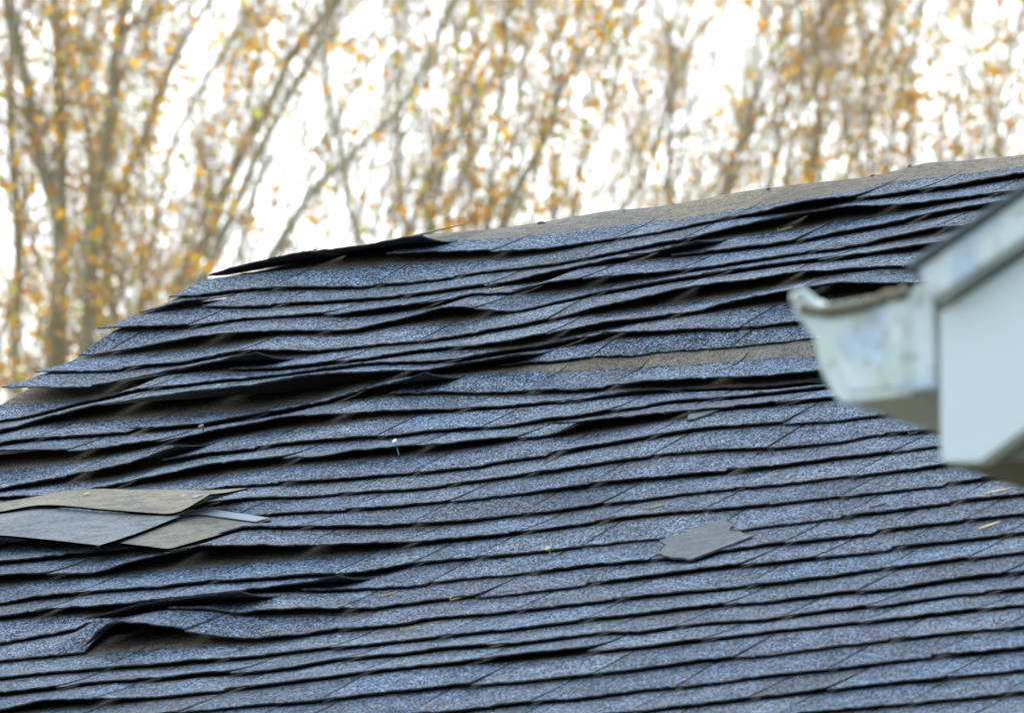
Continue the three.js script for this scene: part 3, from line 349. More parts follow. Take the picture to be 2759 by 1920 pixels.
{
  const FILM = [[0.426, 2.118, 0.026], [0.509, 2.16, 0.055], [0.57, 2.182, 0.018]];
  const tA = lift(u => 2053 + (u - 17) * 0.135, [[-150, 2075], [17, 2053], [98, 2032], [202, 2001], [272, 2014], [340, 2043], [561, 2131], [663, 2140]], 30);
  const bA = lift(u => 2141 + (u - 74) * 0.327, [[-110, 2150], [74, 2141], [173, 2126], [234, 2148], [372, 2220], [610, 2316], [682, 2200]], 37);
  loose('overturned_shingle', [0.33, 2.14, 0.02], o => { const [s, e] = loft(tA, bA, [0.33, 2.14, 0.02], 0.0038, (a, t) => 0.002 * Math.sin(a * 9 + t * 3)); mesh('sheet', s, tanBack, o); mesh('cut_edge', e, tanBack, o);
    const film = new THREE.MeshStandardMaterial({ color: C(0.17, 0.19, 0.22), roughness: 0.95 });
    for (const [u, v, w] of FILM) mesh('film_scrap', new THREE.BoxGeometry(w, 0.0012, 0.018).rotateY(-0.33).translate(u - 0.33, 0.0148, v - 2.14), film, o);
  }, 'overturned shingle with tan back, wavy upper sheet of the pile of blown shingles', 'shingle', 'blown shingles on the roof');
  const tB = lift(u => 2141 + (u - 74) * 0.327, [[-110, 2135], [74, 2126], [180, 2120], [241, 2140], [379, 2212], [612, 2300]], 27);
  const bB = [[-60, 2330, 34], [194, 2325, 33], [369, 2406, 32], [531, 2483, 30]];
  loose('overturned_shingle', [0.3, 2.3, 0.03], o => { const [s, e] = loft(tB, bB, [0.3, 2.3, 0.03], 0.0038, (a, t) => 0.003 * Math.sin(t * Math.PI) * Math.sin(a * 5)); mesh('sheet', s, greyBack, o); mesh('cut_edge', e, greyBack, o); },
    'overturned shingle with smooth blue-grey back and pointed corner, lying below tan sheet', 'shingle', 'blown shingles on the roof');
  const tC = [[587, 2283, 22], [631, 2253, 22], [849, 2360, 16]], bC = [[550, 2441, 20], [640, 2481, 18], [710, 2517, 17], [806, 2408, 16]];
  loose('overturned_shingle', [0.7, 2.37, 0.018], o => { const [s, e] = loft(tC, bC, [0.7, 2.37, 0.018], 0.0038, () => 0); mesh('sheet', s, sandBack, o); mesh('cut_edge', e, sandBack, o);
    const film = new THREE.MeshStandardMaterial({ color: C(0.15, 0.172, 0.2), roughness: 0.95 });
    const [f] = loft([[600, 2268, 24], [636, 2252, 24], [845, 2358, 18.5]], [[585, 2300, 24], [640, 2290, 24], [825, 2378, 18.5]], [0.7, 2.37, 0.018], 0.0006, () => 0.0012, 20, 2); mesh('release_film', f, film, o); },
    'overturned sandy shingle with white release film strip, under the grey one', 'shingle', 'blown shingles on the roof');
}
function flatPiece(pts, [cu, cv], thick, mat) { return o => { const s = new THREE.Shape(pts.map(([u, v]) => new THREE.Vector2(u / 1000 - cu, -(v / 1000 - cv)))); const g = new THREE.ExtrudeGeometry(s, { depth: thick, bevelEnabled: true, bevelThickness: 0.0006, bevelSize: 0.0006, bevelSegments: 1 }).rotateX(-Math.PI / 2); const p = g.attributes.position, uv = g.attributes.uv; for (let k = 0; k < p.count; k++) uv.setXY(k, (p.getX(k) + cu) / 0.7, (p.getZ(k) + cv) / 0.35); mesh('torn_sheet', g, mat, o); }; }
{
  const R = rng(9), rough = (pts, amp) => { const out = []; pts.forEach((p, k) => { const q = pts[(k + 1) % pts.length]; for (let m = 0; m < 4; m++) out.push([lerp(p[0], q[0], m / 4) + (m ? (R() - 0.5) * amp : 0), lerp(p[1], q[1], m / 4) + (m ? (R() - 0.5) * amp : 0)]); }); return out; };
  const dark = new THREE.MeshStandardMaterial({ color: C(0.05, 0.058, 0.072), roughness: 0.9 });
  loose('torn_shingle', [2.055, 2.775, -0.0065], o => { flatPiece(rough([[1995, 2689], [2026, 2623], [2082, 2699], [2088, 2727], [2134, 2759], [2174, 2786], [2139, 2878], [2114, 2922], [2045, 2881], [2010, 2856], [1997, 2815], [1952, 2750], [1966, 2740]], 11), [2.055, 2.775], 0.003, paleGrey)(o);
    mesh('folded_edge', new THREE.BoxGeometry(0.012, 0.0032, 0.145).rotateY(-0.43).translate(0.088, 0.0024, 0.078), dark, o); },
    'torn grey scrap of shingle with ragged edges lying on flat courses', 'shingle scrap');
  loose('shingle_splinter', [1.548, 1.865, 0.018], o => { flatPiece(rough([[1536, 1913], [1518, 1869], [1554, 1812], [1581, 1851], [1552, 1911]], 4), [1.548, 1.865], 0.0025, paleGrey)(o); }, 'small narrow grey splinter of shingle at mouth of dark lifted gap', 'shingle scrap');
  // thin torn strip standing off the ridge
  const strip = new Builder(), a = onRoof(-0.30, -0.04, 0.017), b = onRoof(-0.25, -0.067, 0.02), c = onRoof(-0.181, -0.106, 0.021);
  const o = new THREE.Group(); o.name = 'torn_sliver'; o.position.copy(a); scene.add(o); tag(o, 'thin pale torn sliver of shingle sticking up from the bare ridge', 'shingle scrap');
  const m = new THREE.MeshStandardMaterial({ color: C(0.22, 0.18, 0.13), roughness: 0.9 });
  strip.tube([V(0, 0, 0), b.clone().sub(a), c.clone().sub(a)], [0.004, 0.0026, 0.001], 5, true); mesh('sliver', strip.geometry(), m, o);
}
// nails left in or on the shingles
{
  const steel = new THREE.MeshStandardMaterial({ color: C(0.62, 0.6, 0.55), roughness: 0.45, metalness: 0.6 }), brass = new THREE.MeshStandardMaterial({ color: C(0.3, 0.23, 0.09), roughness: 0.6, metalness: 0.3 }), rust = new THREE.MeshStandardMaterial({ color: C(0.1, 0.085, 0.07), roughness: 0.8, metalness: 0.2 });
  const spots = [[829, 1848, 0, 0, 'bright steel nail standing in the dark gap under a lifted course'], [-450, 65, 2, 0, 'dark nail head at foot of the black wedge below the ridge end'],
    [1483, 3001, 1, 1, 'yellow nail lying beside a joint below a wide lifted tab'], [1639, 3005, 1, 1, 'yellow nail lying alone on a flat course right of another'], [1650, 3203, 1, 1, 'yellow nail with pale shank on course above torn-up tab corner'],
    [1706, 2745, 1, 0, 'yellow nail head left of the torn grey scrap'], [1715, 2568, 2, 1, 'rusty nail with pale shank below a slot with open joint'], [1795, 2522, 1, 1, 'yellow nail pointing up the slope above the torn grey scrap'],
    [2165, 2157, 2, 1, 'rusty nail just beneath the underside of the white gutter'], [2369, 2683, 2, 1, 'rusty nail lying between torn scrap and needle leaf'], [830, 295, 1, 1, 'yellow nail lying below a long black gap near ridge'],
    [289, 571, 1, 1, 'yellow nail on arched tab above small dark hollow'], [152, 1501, 2, 0, 'rusty nail head on thin lifted strip above overturned shingles'], [1298, 3136, 1, 1, 'pale brass nail on the crest of large curled-up arch']];
  const mats = [steel, brass, rust];
  for (const [u, v, k, lies, label] of spots) {
    const i = Math.ceil(v / 143), t = clamp(v / 143 - i + 1), uu = u / 1000;
    const edge = ROWS[i].s.length ? sample(ROWS[i].s[0], uu) : baseAt(i, uu) + 0.005; const h = Math.min(topHeight(i, uu, t, Math.max(edge, baseAt(i, uu) + 0.005)), baseAt(i - 1, uu) + 0.02);
    loose('roofing_nail', [uu, v / 1000, h + (lies ? 0.004 : 0.002)], o => {
      const head = new THREE.CylinderGeometry(0.0056, 0.006, 0.0014, 14), shank = new THREE.CylinderGeometry(0.0018, 0.0014, 0.03, 8);
      if (lies) { head.rotateZ(Math.PI / 2 - 0.15).rotateY(0.5); shank.translate(0, 0.016, 0).rotateZ(-Math.PI / 2 + 0.05).rotateY(0.5); } else { head.translate(0, 0.013, 0); shank.translate(0, -0.002, 0); head.rotateX(0.35); }
      if (k === 0) head.scale(0.75, 1, 0.75); mesh('head', head, mats[k], o); mesh('shank', shank, mats[k], o);
    }, label, 'nail', 'roofing nails');
  }
  // crumbs of bark and broken cap shingle caught along the ridge
  const crumb = new THREE.MeshStandardMaterial({ color: C(0.05, 0.042, 0.035), roughness: 0.95 });
  for (const [u, v, w, near] of [[-0.01, -0.14, 0.022, 'where the tan strip begins'], [0.205, -0.13, 0.01, 'beside a dark nail hole'], [0.32, -0.145, 0.009, 'midway along the tan strip'], [0.56, -0.14, 0.02, 'shaped like a tiny cross'], [0.81, -0.15, 0.013, 'under the slanting crack'], [0.9, -0.155, 0.016, 'at the top of the slanting crack']])
    loose('bark_crumb', [u, v, sample(RIDGE, u) + 0.003], o => { const g = new THREE.IcosahedronGeometry(w * 0.38, 1), p = g.attributes.position; for (let k = 0; k < p.count; k++) { const x = p.getX(k), y = p.getY(k), z = p.getZ(k), f = 0.7 + 0.6 * hash2(Math.round(x * 9e3), Math.round((y + z) * 9e3), 3); p.setXYZ(k, x * f * 1.3, y * f * 0.3, z * f * 0.5); } g.computeVertexNormals(); g.rotateY(u * 9); mesh('crumb', g, crumb, o); }, `dark crumb on the bare ridge strip, ${near}`, 'debris', 'crumbs along the ridge');
  // fallen leaves and bits
  const ochre = new THREE.MeshStandardMaterial({ color: C(0.62, 0.36, 0.12), roughness: 0.8 }), red = new THREE.MeshStandardMaterial({ color: C(0.6, 0.16, 0.06), roughness: 0.8 });
  for (const [u, v, L, w, a, m, label] of [[2640, 2680, 0.062, 0.006, 0.5, ochre, 'long thin ochre needle leaf on shingles beneath white eave corner'], [2753, 2921, 0.05, 0.009, 0.95, ochre, 'short broad ochre leaf lying on shingles below the needle leaf'], [2631, 3832, 0.012, 0.005, 0.3, red, 'tiny red-orange leaf scrap in a joint of the shingles'], [267, 2110, 0.014, 0.007, 0.6, ochre, 'small yellow leaf scrap on overturned tan shingle']]) {
    const i = Math.ceil(v / 143);
    loose('fallen_leaf', [u / 1000, v / 1000, (label.includes('overturned') ? 0.046 : baseAt(i, u / 1000) + 0.009)], o => {
      const s = new THREE.Shape(); s.moveTo(-L / 2, 0); s.quadraticCurveTo(0, w * 0.8, L / 2, 0); s.quadraticCurveTo(0, -w * 0.8, -L / 2, 0);
      mesh('blade', new THREE.ExtrudeGeometry(s, { depth: 0.0008, bevelEnabled: false, curveSegments: 6 }).rotateX(-Math.PI / 2).rotateY(a), m, o);
    }, label, 'leaf');
  }
}

// ---------------------------------------------------------------- the neighbouring house: boxed eave corner with its gutter
{
  const n = new THREE.Group(); n.name = 'neighbouring_house'; n.position.set(0.48852, 0, -14.2882); n.rotation.y = -27 * Math.PI / 180; scene.add(n);
  tag(n, 'white boxed eave corner of the neighbouring house with dented white gutter end', 'house');
  const Y0 = 4.06939, PITCHED = 0.545;
  const stain = dataTexture(1024, 1024, (i, j) => { // chalky pale paint: dull green film, grey runs, brown dirt specks
    const x = i / 1024, y = j / 1024;
    const f = smooth(vnoise(x * 6, y * 4, 71, 6), 0.45, 0.8), bl = smooth(vnoise(x * 9, y * 5, 77, 9), 0.6, 0.85), fine = 0.96 + 0.08 * vnoise(x * 160, y * 160, 79);
    const dirt = smooth(vnoise(x * 26, y * 22, 83), 0.66, 0.86) * 0.5;
    let c = [0.73, 0.76, 0.745]; c = [lerp(c[0], 0.66, f), lerp(c[1], 0.72, f), lerp(c[2], 0.62, f)]; c = [lerp(c[0], 0.52, bl * 0.8), lerp(c[1], 0.58, bl * 0.8), lerp(c[2], 0.68, bl * 0.8)];
    return c.map((v, q) => lerp(v, [0.4, 0.36, 0.28][q], dirt) * fine);
  });
  stain.repeat.set(3, 3);
  const white = new THREE.MeshStandardMaterial({ map: stain, roughness: 0.55 });
  const paint = new THREE.MeshStandardMaterial({ color: C(0.73, 0.76, 0.745), roughness: 0.5 });
  const soffitMat = new THREE.MeshStandardMaterial({ color: C(0.26, 0.235, 0.2), roughness: 0.8 });
  const grime = new THREE.MeshStandardMaterial({ map: dataTexture(256, 64, (i, j) => { const d = vnoise(i / 14, j / 9, 91, 0); return [lerp(0.1, 0.34, d), lerp(0.085, 0.3, d), lerp(0.055, 0.2, d)]; }), roughness: 0.9 });
  const poly = (pts, z0, z1, bevel = 0.0015) => { const s = new THREE.Shape(pts.map(([x, y]) => new THREE.Vector2(x / 1000, y / 1000))); const g = new THREE.ExtrudeGeometry(s, { depth: z1 - z0 - 2 * bevel, bevelEnabled: bevel > 0, bevelThickness: bevel, bevelSize: bevel, bevelOffset: -bevel, bevelSegments: 2 }); g.translate(0, Y0, z0 + bevel); const u = g.attributes.uv, p = g.attributes.position; for (let k = 0; k < p.count; k++) u.setXY(k, p.getX(k) + p.getZ(k), p.getY(k)); return g; };
  const rise = (x, x0, y0, k = PITCHED) => y0 + (x - x0) * k, X1 = 2400;
  mesh('shadow_line_board', poly([[6, 44], [X1, rise(X1, 6, 44, 0.53)], [X1, rise(X1, 6, 0, 0.53)], [6, 0]], -0.05, -0.03, 0), new THREE.MeshStandardMaterial({ color: C(0.16, 0.12, 0.08), roughness: 0.9 }), n);  // recessed brown board, added to darken the shadow line under the trim
  mesh('rake_board', poly([[4, 25], [X1, rise(X1, 4, 23, 0.53)], [X1, rise(X1, 53, -153, 0.6)], [53, -153], [10, -150], [4, -143]], -0.028, 0), paint, n);
  mesh('rake_trim', poly([[-13, 74], [X1, rise(X1, -13, 76)], [X1, rise(X1, 8, 36, 0.535)], [8, 36], [1, 48], [-6, 60]], -0.024, 0.026, 0.004), white, n);
  mesh('roof_edge', poly([[-22, 72], [-13, 76.5], [X1, rise(X1, -13, 78.5)], [X1, rise(X1, -13, 84)], [-22, 78]], -3.2, 0.036, 0.002), new THREE.MeshStandardMaterial({ color: C(0.17, 0.18, 0.19), roughness: 0.9 }), n);
  mesh('eave_fascia', poly([[-33, -64], [-5, -62], [-5, 52], [-12, 61], [-26, 62], [-33, 54]], -3.2, -0.002, 0.003), white, n);
  mesh('eave_soffit', box(0.33, 0.01, 3.17, 0.168, Y0 - 0.143, -1.615), soffitMat, n);
  { const L = 2.4, g = new THREE.BoxGeometry(L, 0.01, 0.34); g.translate(L / 2, 0, 0); g.rotateZ(Math.atan(0.6)); g.translate(0.058, Y0 - 0.146, -0.2); mesh('rake_soffit', g, soffitMat, n); }
  mesh('wall', box(4.2, Y0 - 0.05, 6, 2.45, (Y0 - 0.05) / 2 - 0.1, -3.37), new THREE.MeshStandardMaterial({ color: C(0.2, 0.16, 0.13), roughness: 0.9 }), n);
  // gutter: an ogee trough with a crimped end cap
  const gutter = new THREE.Group(); gutter.name = 'gutter'; n.add(gutter);
  const ogee = [[-34.5, 50], [-34.5, -63], [-37, -66], [-122, -67.5], [-128, -62], [-138, -46], [-145, -32], [-149, -18], [-152, -2], [-156, 10], [-165, 23], [-174, 33], [-181, 44], [-182, 54], [-178, 60], [-170, 60], [-167, 54]];
  const curve = new THREE.CatmullRomCurve3(ogee.slice(4).map(([x, y]) => V(x, y, 0)), false, 'catmullrom', 0.4).getPoints(40).map(p => [p.x, p.y]);
  const outer = [...ogee.slice(0, 4), ...curve], inner = outer.map(([x, y], k) => { const a = outer[Math.max(0, k - 1)], b = outer[Math.min(outer.length - 1, k + 1)], d = Math.hypot(b[0] - a[0], b[1] - a[1]) || 1; return [x - (b[1] - a[1]) / d * -1.4 * -1, y + (b[0] - a[0]) / d * -1.4]; });
  mesh('trough', poly([...outer, ...inner.reverse()], -3.1, -0.006, 0), paint, gutter);
  const capTop = []; for (let k = 0; k <= 16; k++) { const t = k / 16; capTop.push([lerp(-172, -35, t), lerp(44, 52, t) - 9 * Math.sin(Math.PI * Math.pow(t, 0.7)) + (k === 13 ? 3 : 0)]); }
  const prof = [[-34.5, -64], [-38, -67], [-122, -68.5], ...curve.filter(p => p[1] < 46 && p[1] > -66 && p[0] < -120).map(([x, y]) => [x - 1, y]), ...capTop];
  { // the cap is dented, so it is a dished sheet
    const s = new THREE.Shape(prof.map(([x, y]) => new THREE.Vector2(x / 1000, y / 1000)));
    const g0 = new THREE.ExtrudeGeometry(s, { depth: 0.002, bevelEnabled: true, bevelThickness: 0.0015, bevelSize: 0.0015, bevelSegments: 2 });
    g0.translate(0, Y0, -0.004); const u = g0.attributes.uv, p = g0.attributes.position; for (let k = 0; k < p.count; k++) u.setXY(k, p.getX(k), p.getY(k)); mesh('end_cap', g0, white, gutter);
    const B = new Builder(), nx = 24, ny = 20; // beaten-in centre panel
    for (let a = 0; a <= nx; a++) for (let b = 0; b <= ny; b++) { const t = b / ny, y = lerp(-58, 26, t), xl = lerp(-118, -150, smooth(t, 0, 0.9)) + 4, x = lerp(xl, -42, a / nx); const w = Math.sin(Math.PI * a / nx) * Math.sin(Math.PI * t); B.vert(V(x / 1000, Y0 + y / 1000, 0.0012 + w * (0.0045 * (vnoise(a / 7, b / 6, 5) - 0.35) + 0.003 * (vnoise(a / 3, b / 9, 8) - 0.5))), V(0, 0, 1), x / 1000, Y0 + y / 1000); }
    for (let a = 0; a < nx; a++) for (let b = 0; b < ny; b++) { const q = a * (ny + 1) + b, r = q + ny + 1; B.i.push(q, r, q + 1, r, r + 1, q + 1); }
    const g = B.geometry(); g.computeVertexNormals(); white.side = THREE.DoubleSide; mesh('dented_panel', g, white, gutter);
  }
  { const B = new Builder(); B.tube(capTop.map(([x, y]) => V(x / 1000, Y0 + y / 1000 + 0.001, 0.0005)), capTop.map((_, k) => 0.0055 + 0.003 * hash2(k, 3, 5)), 7); const m = mesh('dirty_rim', B.geometry(), grime, gutter); }
  { const B = new Builder(); B.tube([V(-0.182, Y0 + 0.052, 0.002), V(-0.183, Y0 + 0.06, -0.002), V(-0.172, Y0 + 0.064, -0.003), V(-0.160, Y0 + 0.056, 0), V(-0.150, Y0 + 0.043, 0.001), V(-0.138, Y0 + 0.036, 0.001)], [0.0035, 0.004, 0.004, 0.0035, 0.003, 0.0025], 7); mesh('bent_lip', B.geometry(), white, gutter); }
}

// ---------------------------------------------------------------- ground
{
  const t = dataTexture(512, 512, (i, j) => { const d = 0.6 + 0.5 * vnoise(i / 40, j / 40, 201) + 0.4 * vnoise(i / 6, j / 6, 203); return [0.06 * d, 0.06 * d, 0.03 * d]; }); t.repeat.set(60, 60);
  const g = mesh('ground', new THREE.PlaneGeometry(600, 600).rotateX(-Math.PI / 2), new THREE.MeshStandardMaterial({ map: t, roughness: 1 })); g.position.set(0, 0, -100); scene.add(g); tag(g, null, null, null, 'structure');
}

// ---------------------------------------------------------------- the autumn trees behind
const barkTex = dataTexture(256, 512, (i, j) => { const d = 0.65 + 0.5 * vnoise(i / 9, j / 40, 301) + 0.3 * vnoise(i / 30, j / 22, 303); const moss = smooth(vnoise(i / 40, j / 60, 305), 0.5, 0.8); return [lerp(0.25, 0.22, moss) * d, lerp(0.22, 0.205, moss) * d, lerp(0.16, 0.08, moss) * d]; });
const bark = new THREE.MeshStandardMaterial({ map: barkTex, roughness: 0.95 });
const twigMat = new THREE.MeshStandardMaterial({ color: C(0.32, 0.215, 0.11), roughness: 0.9 });
const leafMat = new THREE.MeshPhysicalMaterial({ vertexColors: true, roughness: 1, transmission: 0.65, thickness: 0, side: THREE.DoubleSide });
const Z1 = pts => pts.map(([x, y]) => [x / 1.664, y / 1.664]), Z2 = pts => pts.map(([x, y]) => [1380 + x / 1.664, y / 1.664]);
function tree(d, seed, fork, limbs, opt, label) {
  const R = rng(seed), root = new THREE.Group(); root.name = numbered(opt.name || 'poplar_tree');
  const f = at(fork[0], fork[1], d), baseP = V(f.x + (R() - 0.5) * 0.4, 0, f.z + (R() - 0.5) * 0.4); root.position.copy(baseP); scene.add(root); tag(root, label, 'tree', 'autumn trees behind the roof');
  const L = p => p.clone().sub(baseP), r0 = opt.r || 0.13;
  { const B = new Builder(), pts = [], rad = []; for (let k = 0; k <= 8; k++) { const t = k / 8; pts.push(V(lerp(0, f.x - baseP.x, t) + (k && k < 8 ? (R() - 0.5) * 0.12 : 0), lerp(0, f.y, t), lerp(0, f.z - baseP.z, t))); rad.push(lerp(r0 * 1.5, r0 * 0.62, Math.pow(t, 0.8)) + (k ? 0 : r0 * 0.5)); } B.tube(pts, rad, 9); mesh('trunk', B.geometry(), bark, root); }
  const twigs = new Builder(), leaves = new Builder(), fine = new Builder();
  const crown = new THREE.Group(); crown.name = 'crown'; root.add(crown);
  const leaf = (p, dens) => {
    const n = R() < dens ? 1 + Math.floor(R() * 2.5) : 0;
    for (let k = 0; k < n; k++) {
      const s = lerp(0.026, 0.05, R()) * (opt.leaf || 1), q = new THREE.Quaternion().setFromEuler(new THREE.Euler(R() * 6.3, R() * 6.3, R() * 6.3)), c = p.clone().add(V((R() - 0.5) * 0.08, (R() - 0.5) * 0.08, (R() - 0.5) * 0.08));
      const g = R(), col = g < 0.16 ? [0.42, 0.42, 0.08] : g < 0.7 ? [lerp(0.72, 0.86, R()), lerp(0.38, 0.46, R()), 0.03] : [lerp(0.56, 0.66, R()), lerp(0.25, 0.3, R()), 0.04];
      const nn = V(0, 0, 1).applyQuaternion(q), P = (x, y, z) => V(x * s, y * s, z * s).applyQuaternion(q).add(c);
      const a = leaves.vert(P(0, -0.6, 0), nn, 0, 0, col), b = leaves.vert(P(0.5, 0, 0.16), nn, 1, 0.5, col), e = leaves.vert(P(0, 0.7, 0), nn, 0.5, 1, col), h = leaves.vert(P(-0.5, 0.05, 0.16), nn, 0, 0.5, col);
      leaves.i.push(a, b, e, a, e, h);
    }
  };
  const grow = (p, dir, len, rad, level, dens) => {
    const n = level === 1 ? 5 : 3, pts = [p.clone()], rr = [rad], dd = dir.clone(); let q = p.clone();
    for (let k = 1; k <= n; k++) { dd.add(V((R() - 0.5) * 0.34, 0.1 + (R() - 0.5) * 0.2, (R() - 0.5) * 0.34)).normalize(); q = q.clone().addScaledVector(dd, len / n); pts.push(q); rr.push(lerp(rad, rad * 0.3, k / n)); }
    (level === 1 ? twigs : fine).tube(pts, rr, 3);
    if (level < 3) {
      const kids = level === 1 ? Math.round(opt.kids * len * 7) : (R() < 0.75 ? 2 : 3);
      for (let k = 0; k < kids; k++) {
        const t = lerp(0.12, 1, R()) * n, i = Math.min(n - 1, Math.floor(t)), s = pts[i].clone().lerp(pts[i + 1], t - i), D = pts[i + 1].clone().sub(pts[i]).normalize();
        const o = V(R() - 0.5, R() - 0.35, R() - 0.5).normalize(); grow(s, D.multiplyScalar(1).addScaledVector(o, 1.5).normalize(), lerp(0.14, 0.42, R()) * (level === 1 ? 1.1 : 0.55), Math.max(0.0016, rad * 0.5), level + 1, dens);
      }
    }
    if (level > 1) for (let k = 1; k <= n; k++) leaf(pts[k], dens * opt.leaves * 0.5);
  };
  for (const [pts2, w, dz, dens = 1] of limbs) {
    const dd = d + dz, P = pts2.map(([x, y], k) => at(x, y, dd + (k - pts2.length / 2) * 0.12));
    const k = P.length; let dir = P[k - 1].clone().sub(P[k - 2]).normalize(); const ext = [];
    let q = P[k - 1]; for (let m = 0; m < 5; m++) { dir = dir.clone().add(V((R() - 0.5) * 0.2, 0.08, (R() - 0.5) * 0.2)).normalize(); q = q.clone().addScaledVector(dir, 0.42); ext.push(q); }
    const all = [f.clone().lerp(P[0], 0.0), ...P, ...ext], crv = new THREE.CatmullRomCurve3(all, false, 'centripetal'), N = 44, cp = crv.getPoints(N).map(L);
    const rw = w / 1.664 / 2 / (FPX / d), rad = cp.map((_, m) => lerp(rw * 1.35, rw * 0.28, m / N));
    const B = new Builder(); B.tube(cp, rad, 7); mesh('limb', B.geometry(), bark, root);
    let len = crv.getLength(); const num = Math.round(len * opt.density * 0.95);
    for (let m = 0; m < num; m++) {
      const t = R() < 0.8 ? lerp(0.12, 0.72, R()) : R(), p = L(crv.getPointAt(t)), D = crv.getTangentAt(t), o = V(R() - 0.5, R() - 0.4, R() - 0.5).normalize();
      grow(p, D.addScaledVector(o, 1.15).normalize(), lerp(0.35, 1.1, R() * R()), lerp(rw * 0.32, 0.004, R()), 1, dens);
    }
  }
  // slender upright shoots that fan out of the fork between the limbs
  const roofY = x => x < 560 ? 745 + (560 - x) * 0.54 : x < 1252 ? lerp(745, 621, (x - 560) / 692) : lerp(621, 417, (x - 1252) / 1507);
  const [sa, sb, sn, lean0, lean1, sdens] = opt.shoots;
  for (let s = 0; s < Math.round(sn * 0.7); s++) {
    const xs = lerp(sa, sb, (s + R()) / Math.round(sn * 0.7)), ys = roofY(clamp(xs, 0, 2759)) + 70, k = lerp(lean0 - 0.22, lean1 + 0.25, R()), dz = (R() - 0.5) * 3, top = -150 - R() * 250, w = lerp(0.005, 0.013, R() * R());
    const P = [f.clone(), at(xs, ys, d + dz)]; for (let m = 1; m <= 4; m++) { const t = m / 4, y = lerp(ys, top, t); P.push(at(xs + k * (ys - y) * (0.75 + 0.25 * t) + (R() - 0.5) * 50, y, d + dz * (1 + 0.3 * t))); }
    const crv = new THREE.CatmullRomCurve3(P, false, 'centripetal'), n = 16, pts = crv.getPoints(n).map(L); twigs.tube(pts, pts.map((_, m) => lerp(w, 0.002, m / n)), 4);
    const kids = Math.round(crv.getLength() * 15 * (opt.kids || 1));
    for (let m = 0; m < kids; m++) { const t = lerp(0.25, 1, R()), o = V(R() - 0.5, R() - 0.2, R() - 0.5).normalize(); grow(L(crv.getPointAt(t)), crv.getTangentAt(t).addScaledVector(o, 1.5).normalize(), lerp(0.1, 0.4, R()), lerp(0.0016, 0.0032, R()), 2, sdens); }
  }
  tag(mesh('branches', twigs.geometry(), twigMat, crown), null, null, null, 'stuff');
  tag(mesh('twigs', fine.geometry(), twigMat, crown), null, null, null, 'stuff');
  if (leaves.p.length) tag(mesh('foliage', leaves.geometry(), leafMat, crown), null, null, null, 'stuff');
  return leaves.i.length / 3 + fine.i.length / 3 + twigs.i.length / 3;
}
let tris = 0;
// conifers out of view, placed to keep the low sky off the houses
function unseen_conifer(x, z, H, seed, label) {
  const R = rng(seed), o = new THREE.Group(); o.name = numbered('unseen_conifer'); o.position.set(x, 0, z); scene.add(o); tag(o, label, 'tree', 'conifers out of view blocking low sky');
  const B = new Builder(); B.tube([V(0, 0, 0), V(0.05, H * 0.5, 0), V(0, H, 0.03)], [0.24, 0.15, 0.02], 8); mesh('trunk', B.geometry(), bark, o);
  const S = new Builder(), n = 950;
  for (let k = 0; k < n; k++) {
    const t = Math.pow(R(), 0.75), y = lerp(0.4, H * 0.985, t), reach = (1 - t) * H * 0.2 + 0.25, a = R() * 6.283, dir = V(Math.cos(a), 0, Math.sin(a)), side = V(-dir.z, 0, dir.x), l = reach * lerp(0.6, 1.05, R()), w = 0.16 + l * 0.24, c = [0.028 + 0.02 * R(), 0.05 + 0.03 * R(), 0.022];
    const p0 = V(0, y, 0).addScaledVector(dir, l * 0.15), p1 = V(0, y - l * 0.16, 0).addScaledVector(dir, l * 0.65), p2 = V(0, y - l * 0.24 + 0.05, 0).addScaledVector(dir, l), up = V(0, 1, 0);
    const q = [S.vert(p0, up, 0, 0, c), S.vert(p1.clone().addScaledVector(side, w), up, 0, 0, c), S.vert(p2, up, 0, 0, c), S.vert(p1.clone().addScaledVector(side, -w).add(V(0, -0.08, 0)), up, 0, 0, c)]; S.i.push(q[0], q[1], q[2], q[0], q[2], q[3]);
  }
  tag(mesh('crown', S.geometry(), unseenConiferMat, o), null, null, null, 'stuff');
}
const unseenConiferMat = new THREE.MeshStandardMaterial({ vertexColors: true, roughness: 1, side: THREE.DoubleSide });
{
  const R = rng(77), where = ['at the far left end of the row', 'second from the left end of the row', 'third from the left end of the row', 'fourth from the left end of the row', 'fifth from the left end of the row', 'sixth from the left end of the row', 'seventh from the left end of the row', 'eighth from the left end of the row', 'ninth from the left end of the row', 'tenth from the left end of the row', 'beside the right end of the row', 'at the right end of the row'];
  for (let k = 0; k < 11; k++) { const a = lerp(-0.38, 2.13, k / 10), c = V(-4, 0, -18); unseen_conifer(c.x - Math.cos(a) * 31, c.z + Math.sin(a) * 31, lerp(15, 19, R()), 600 + k, `unseen evergreen in rear row behind photographer, ${['over the far left gap', 'over the second gap', 'over the third gap', 'over the fourth gap', 'over the fifth gap', 'over the sixth gap', 'over the seventh gap', 'over the eighth gap', 'over the ninth gap', 'over the tenth gap', 'over the right end gap'][k]} of the front row`); }
  where.forEach((w, k) => { const a = lerp(-0.5, 2.25, k / 11), c = V(-4, 0, -18); unseen_conifer(c.x - Math.cos(a) * 27, c.z + Math.sin(a) * 27, lerp(12.5, 16, R()), 500 + k, `unseen dark evergreen behind the photographer, ${w}`); });
}
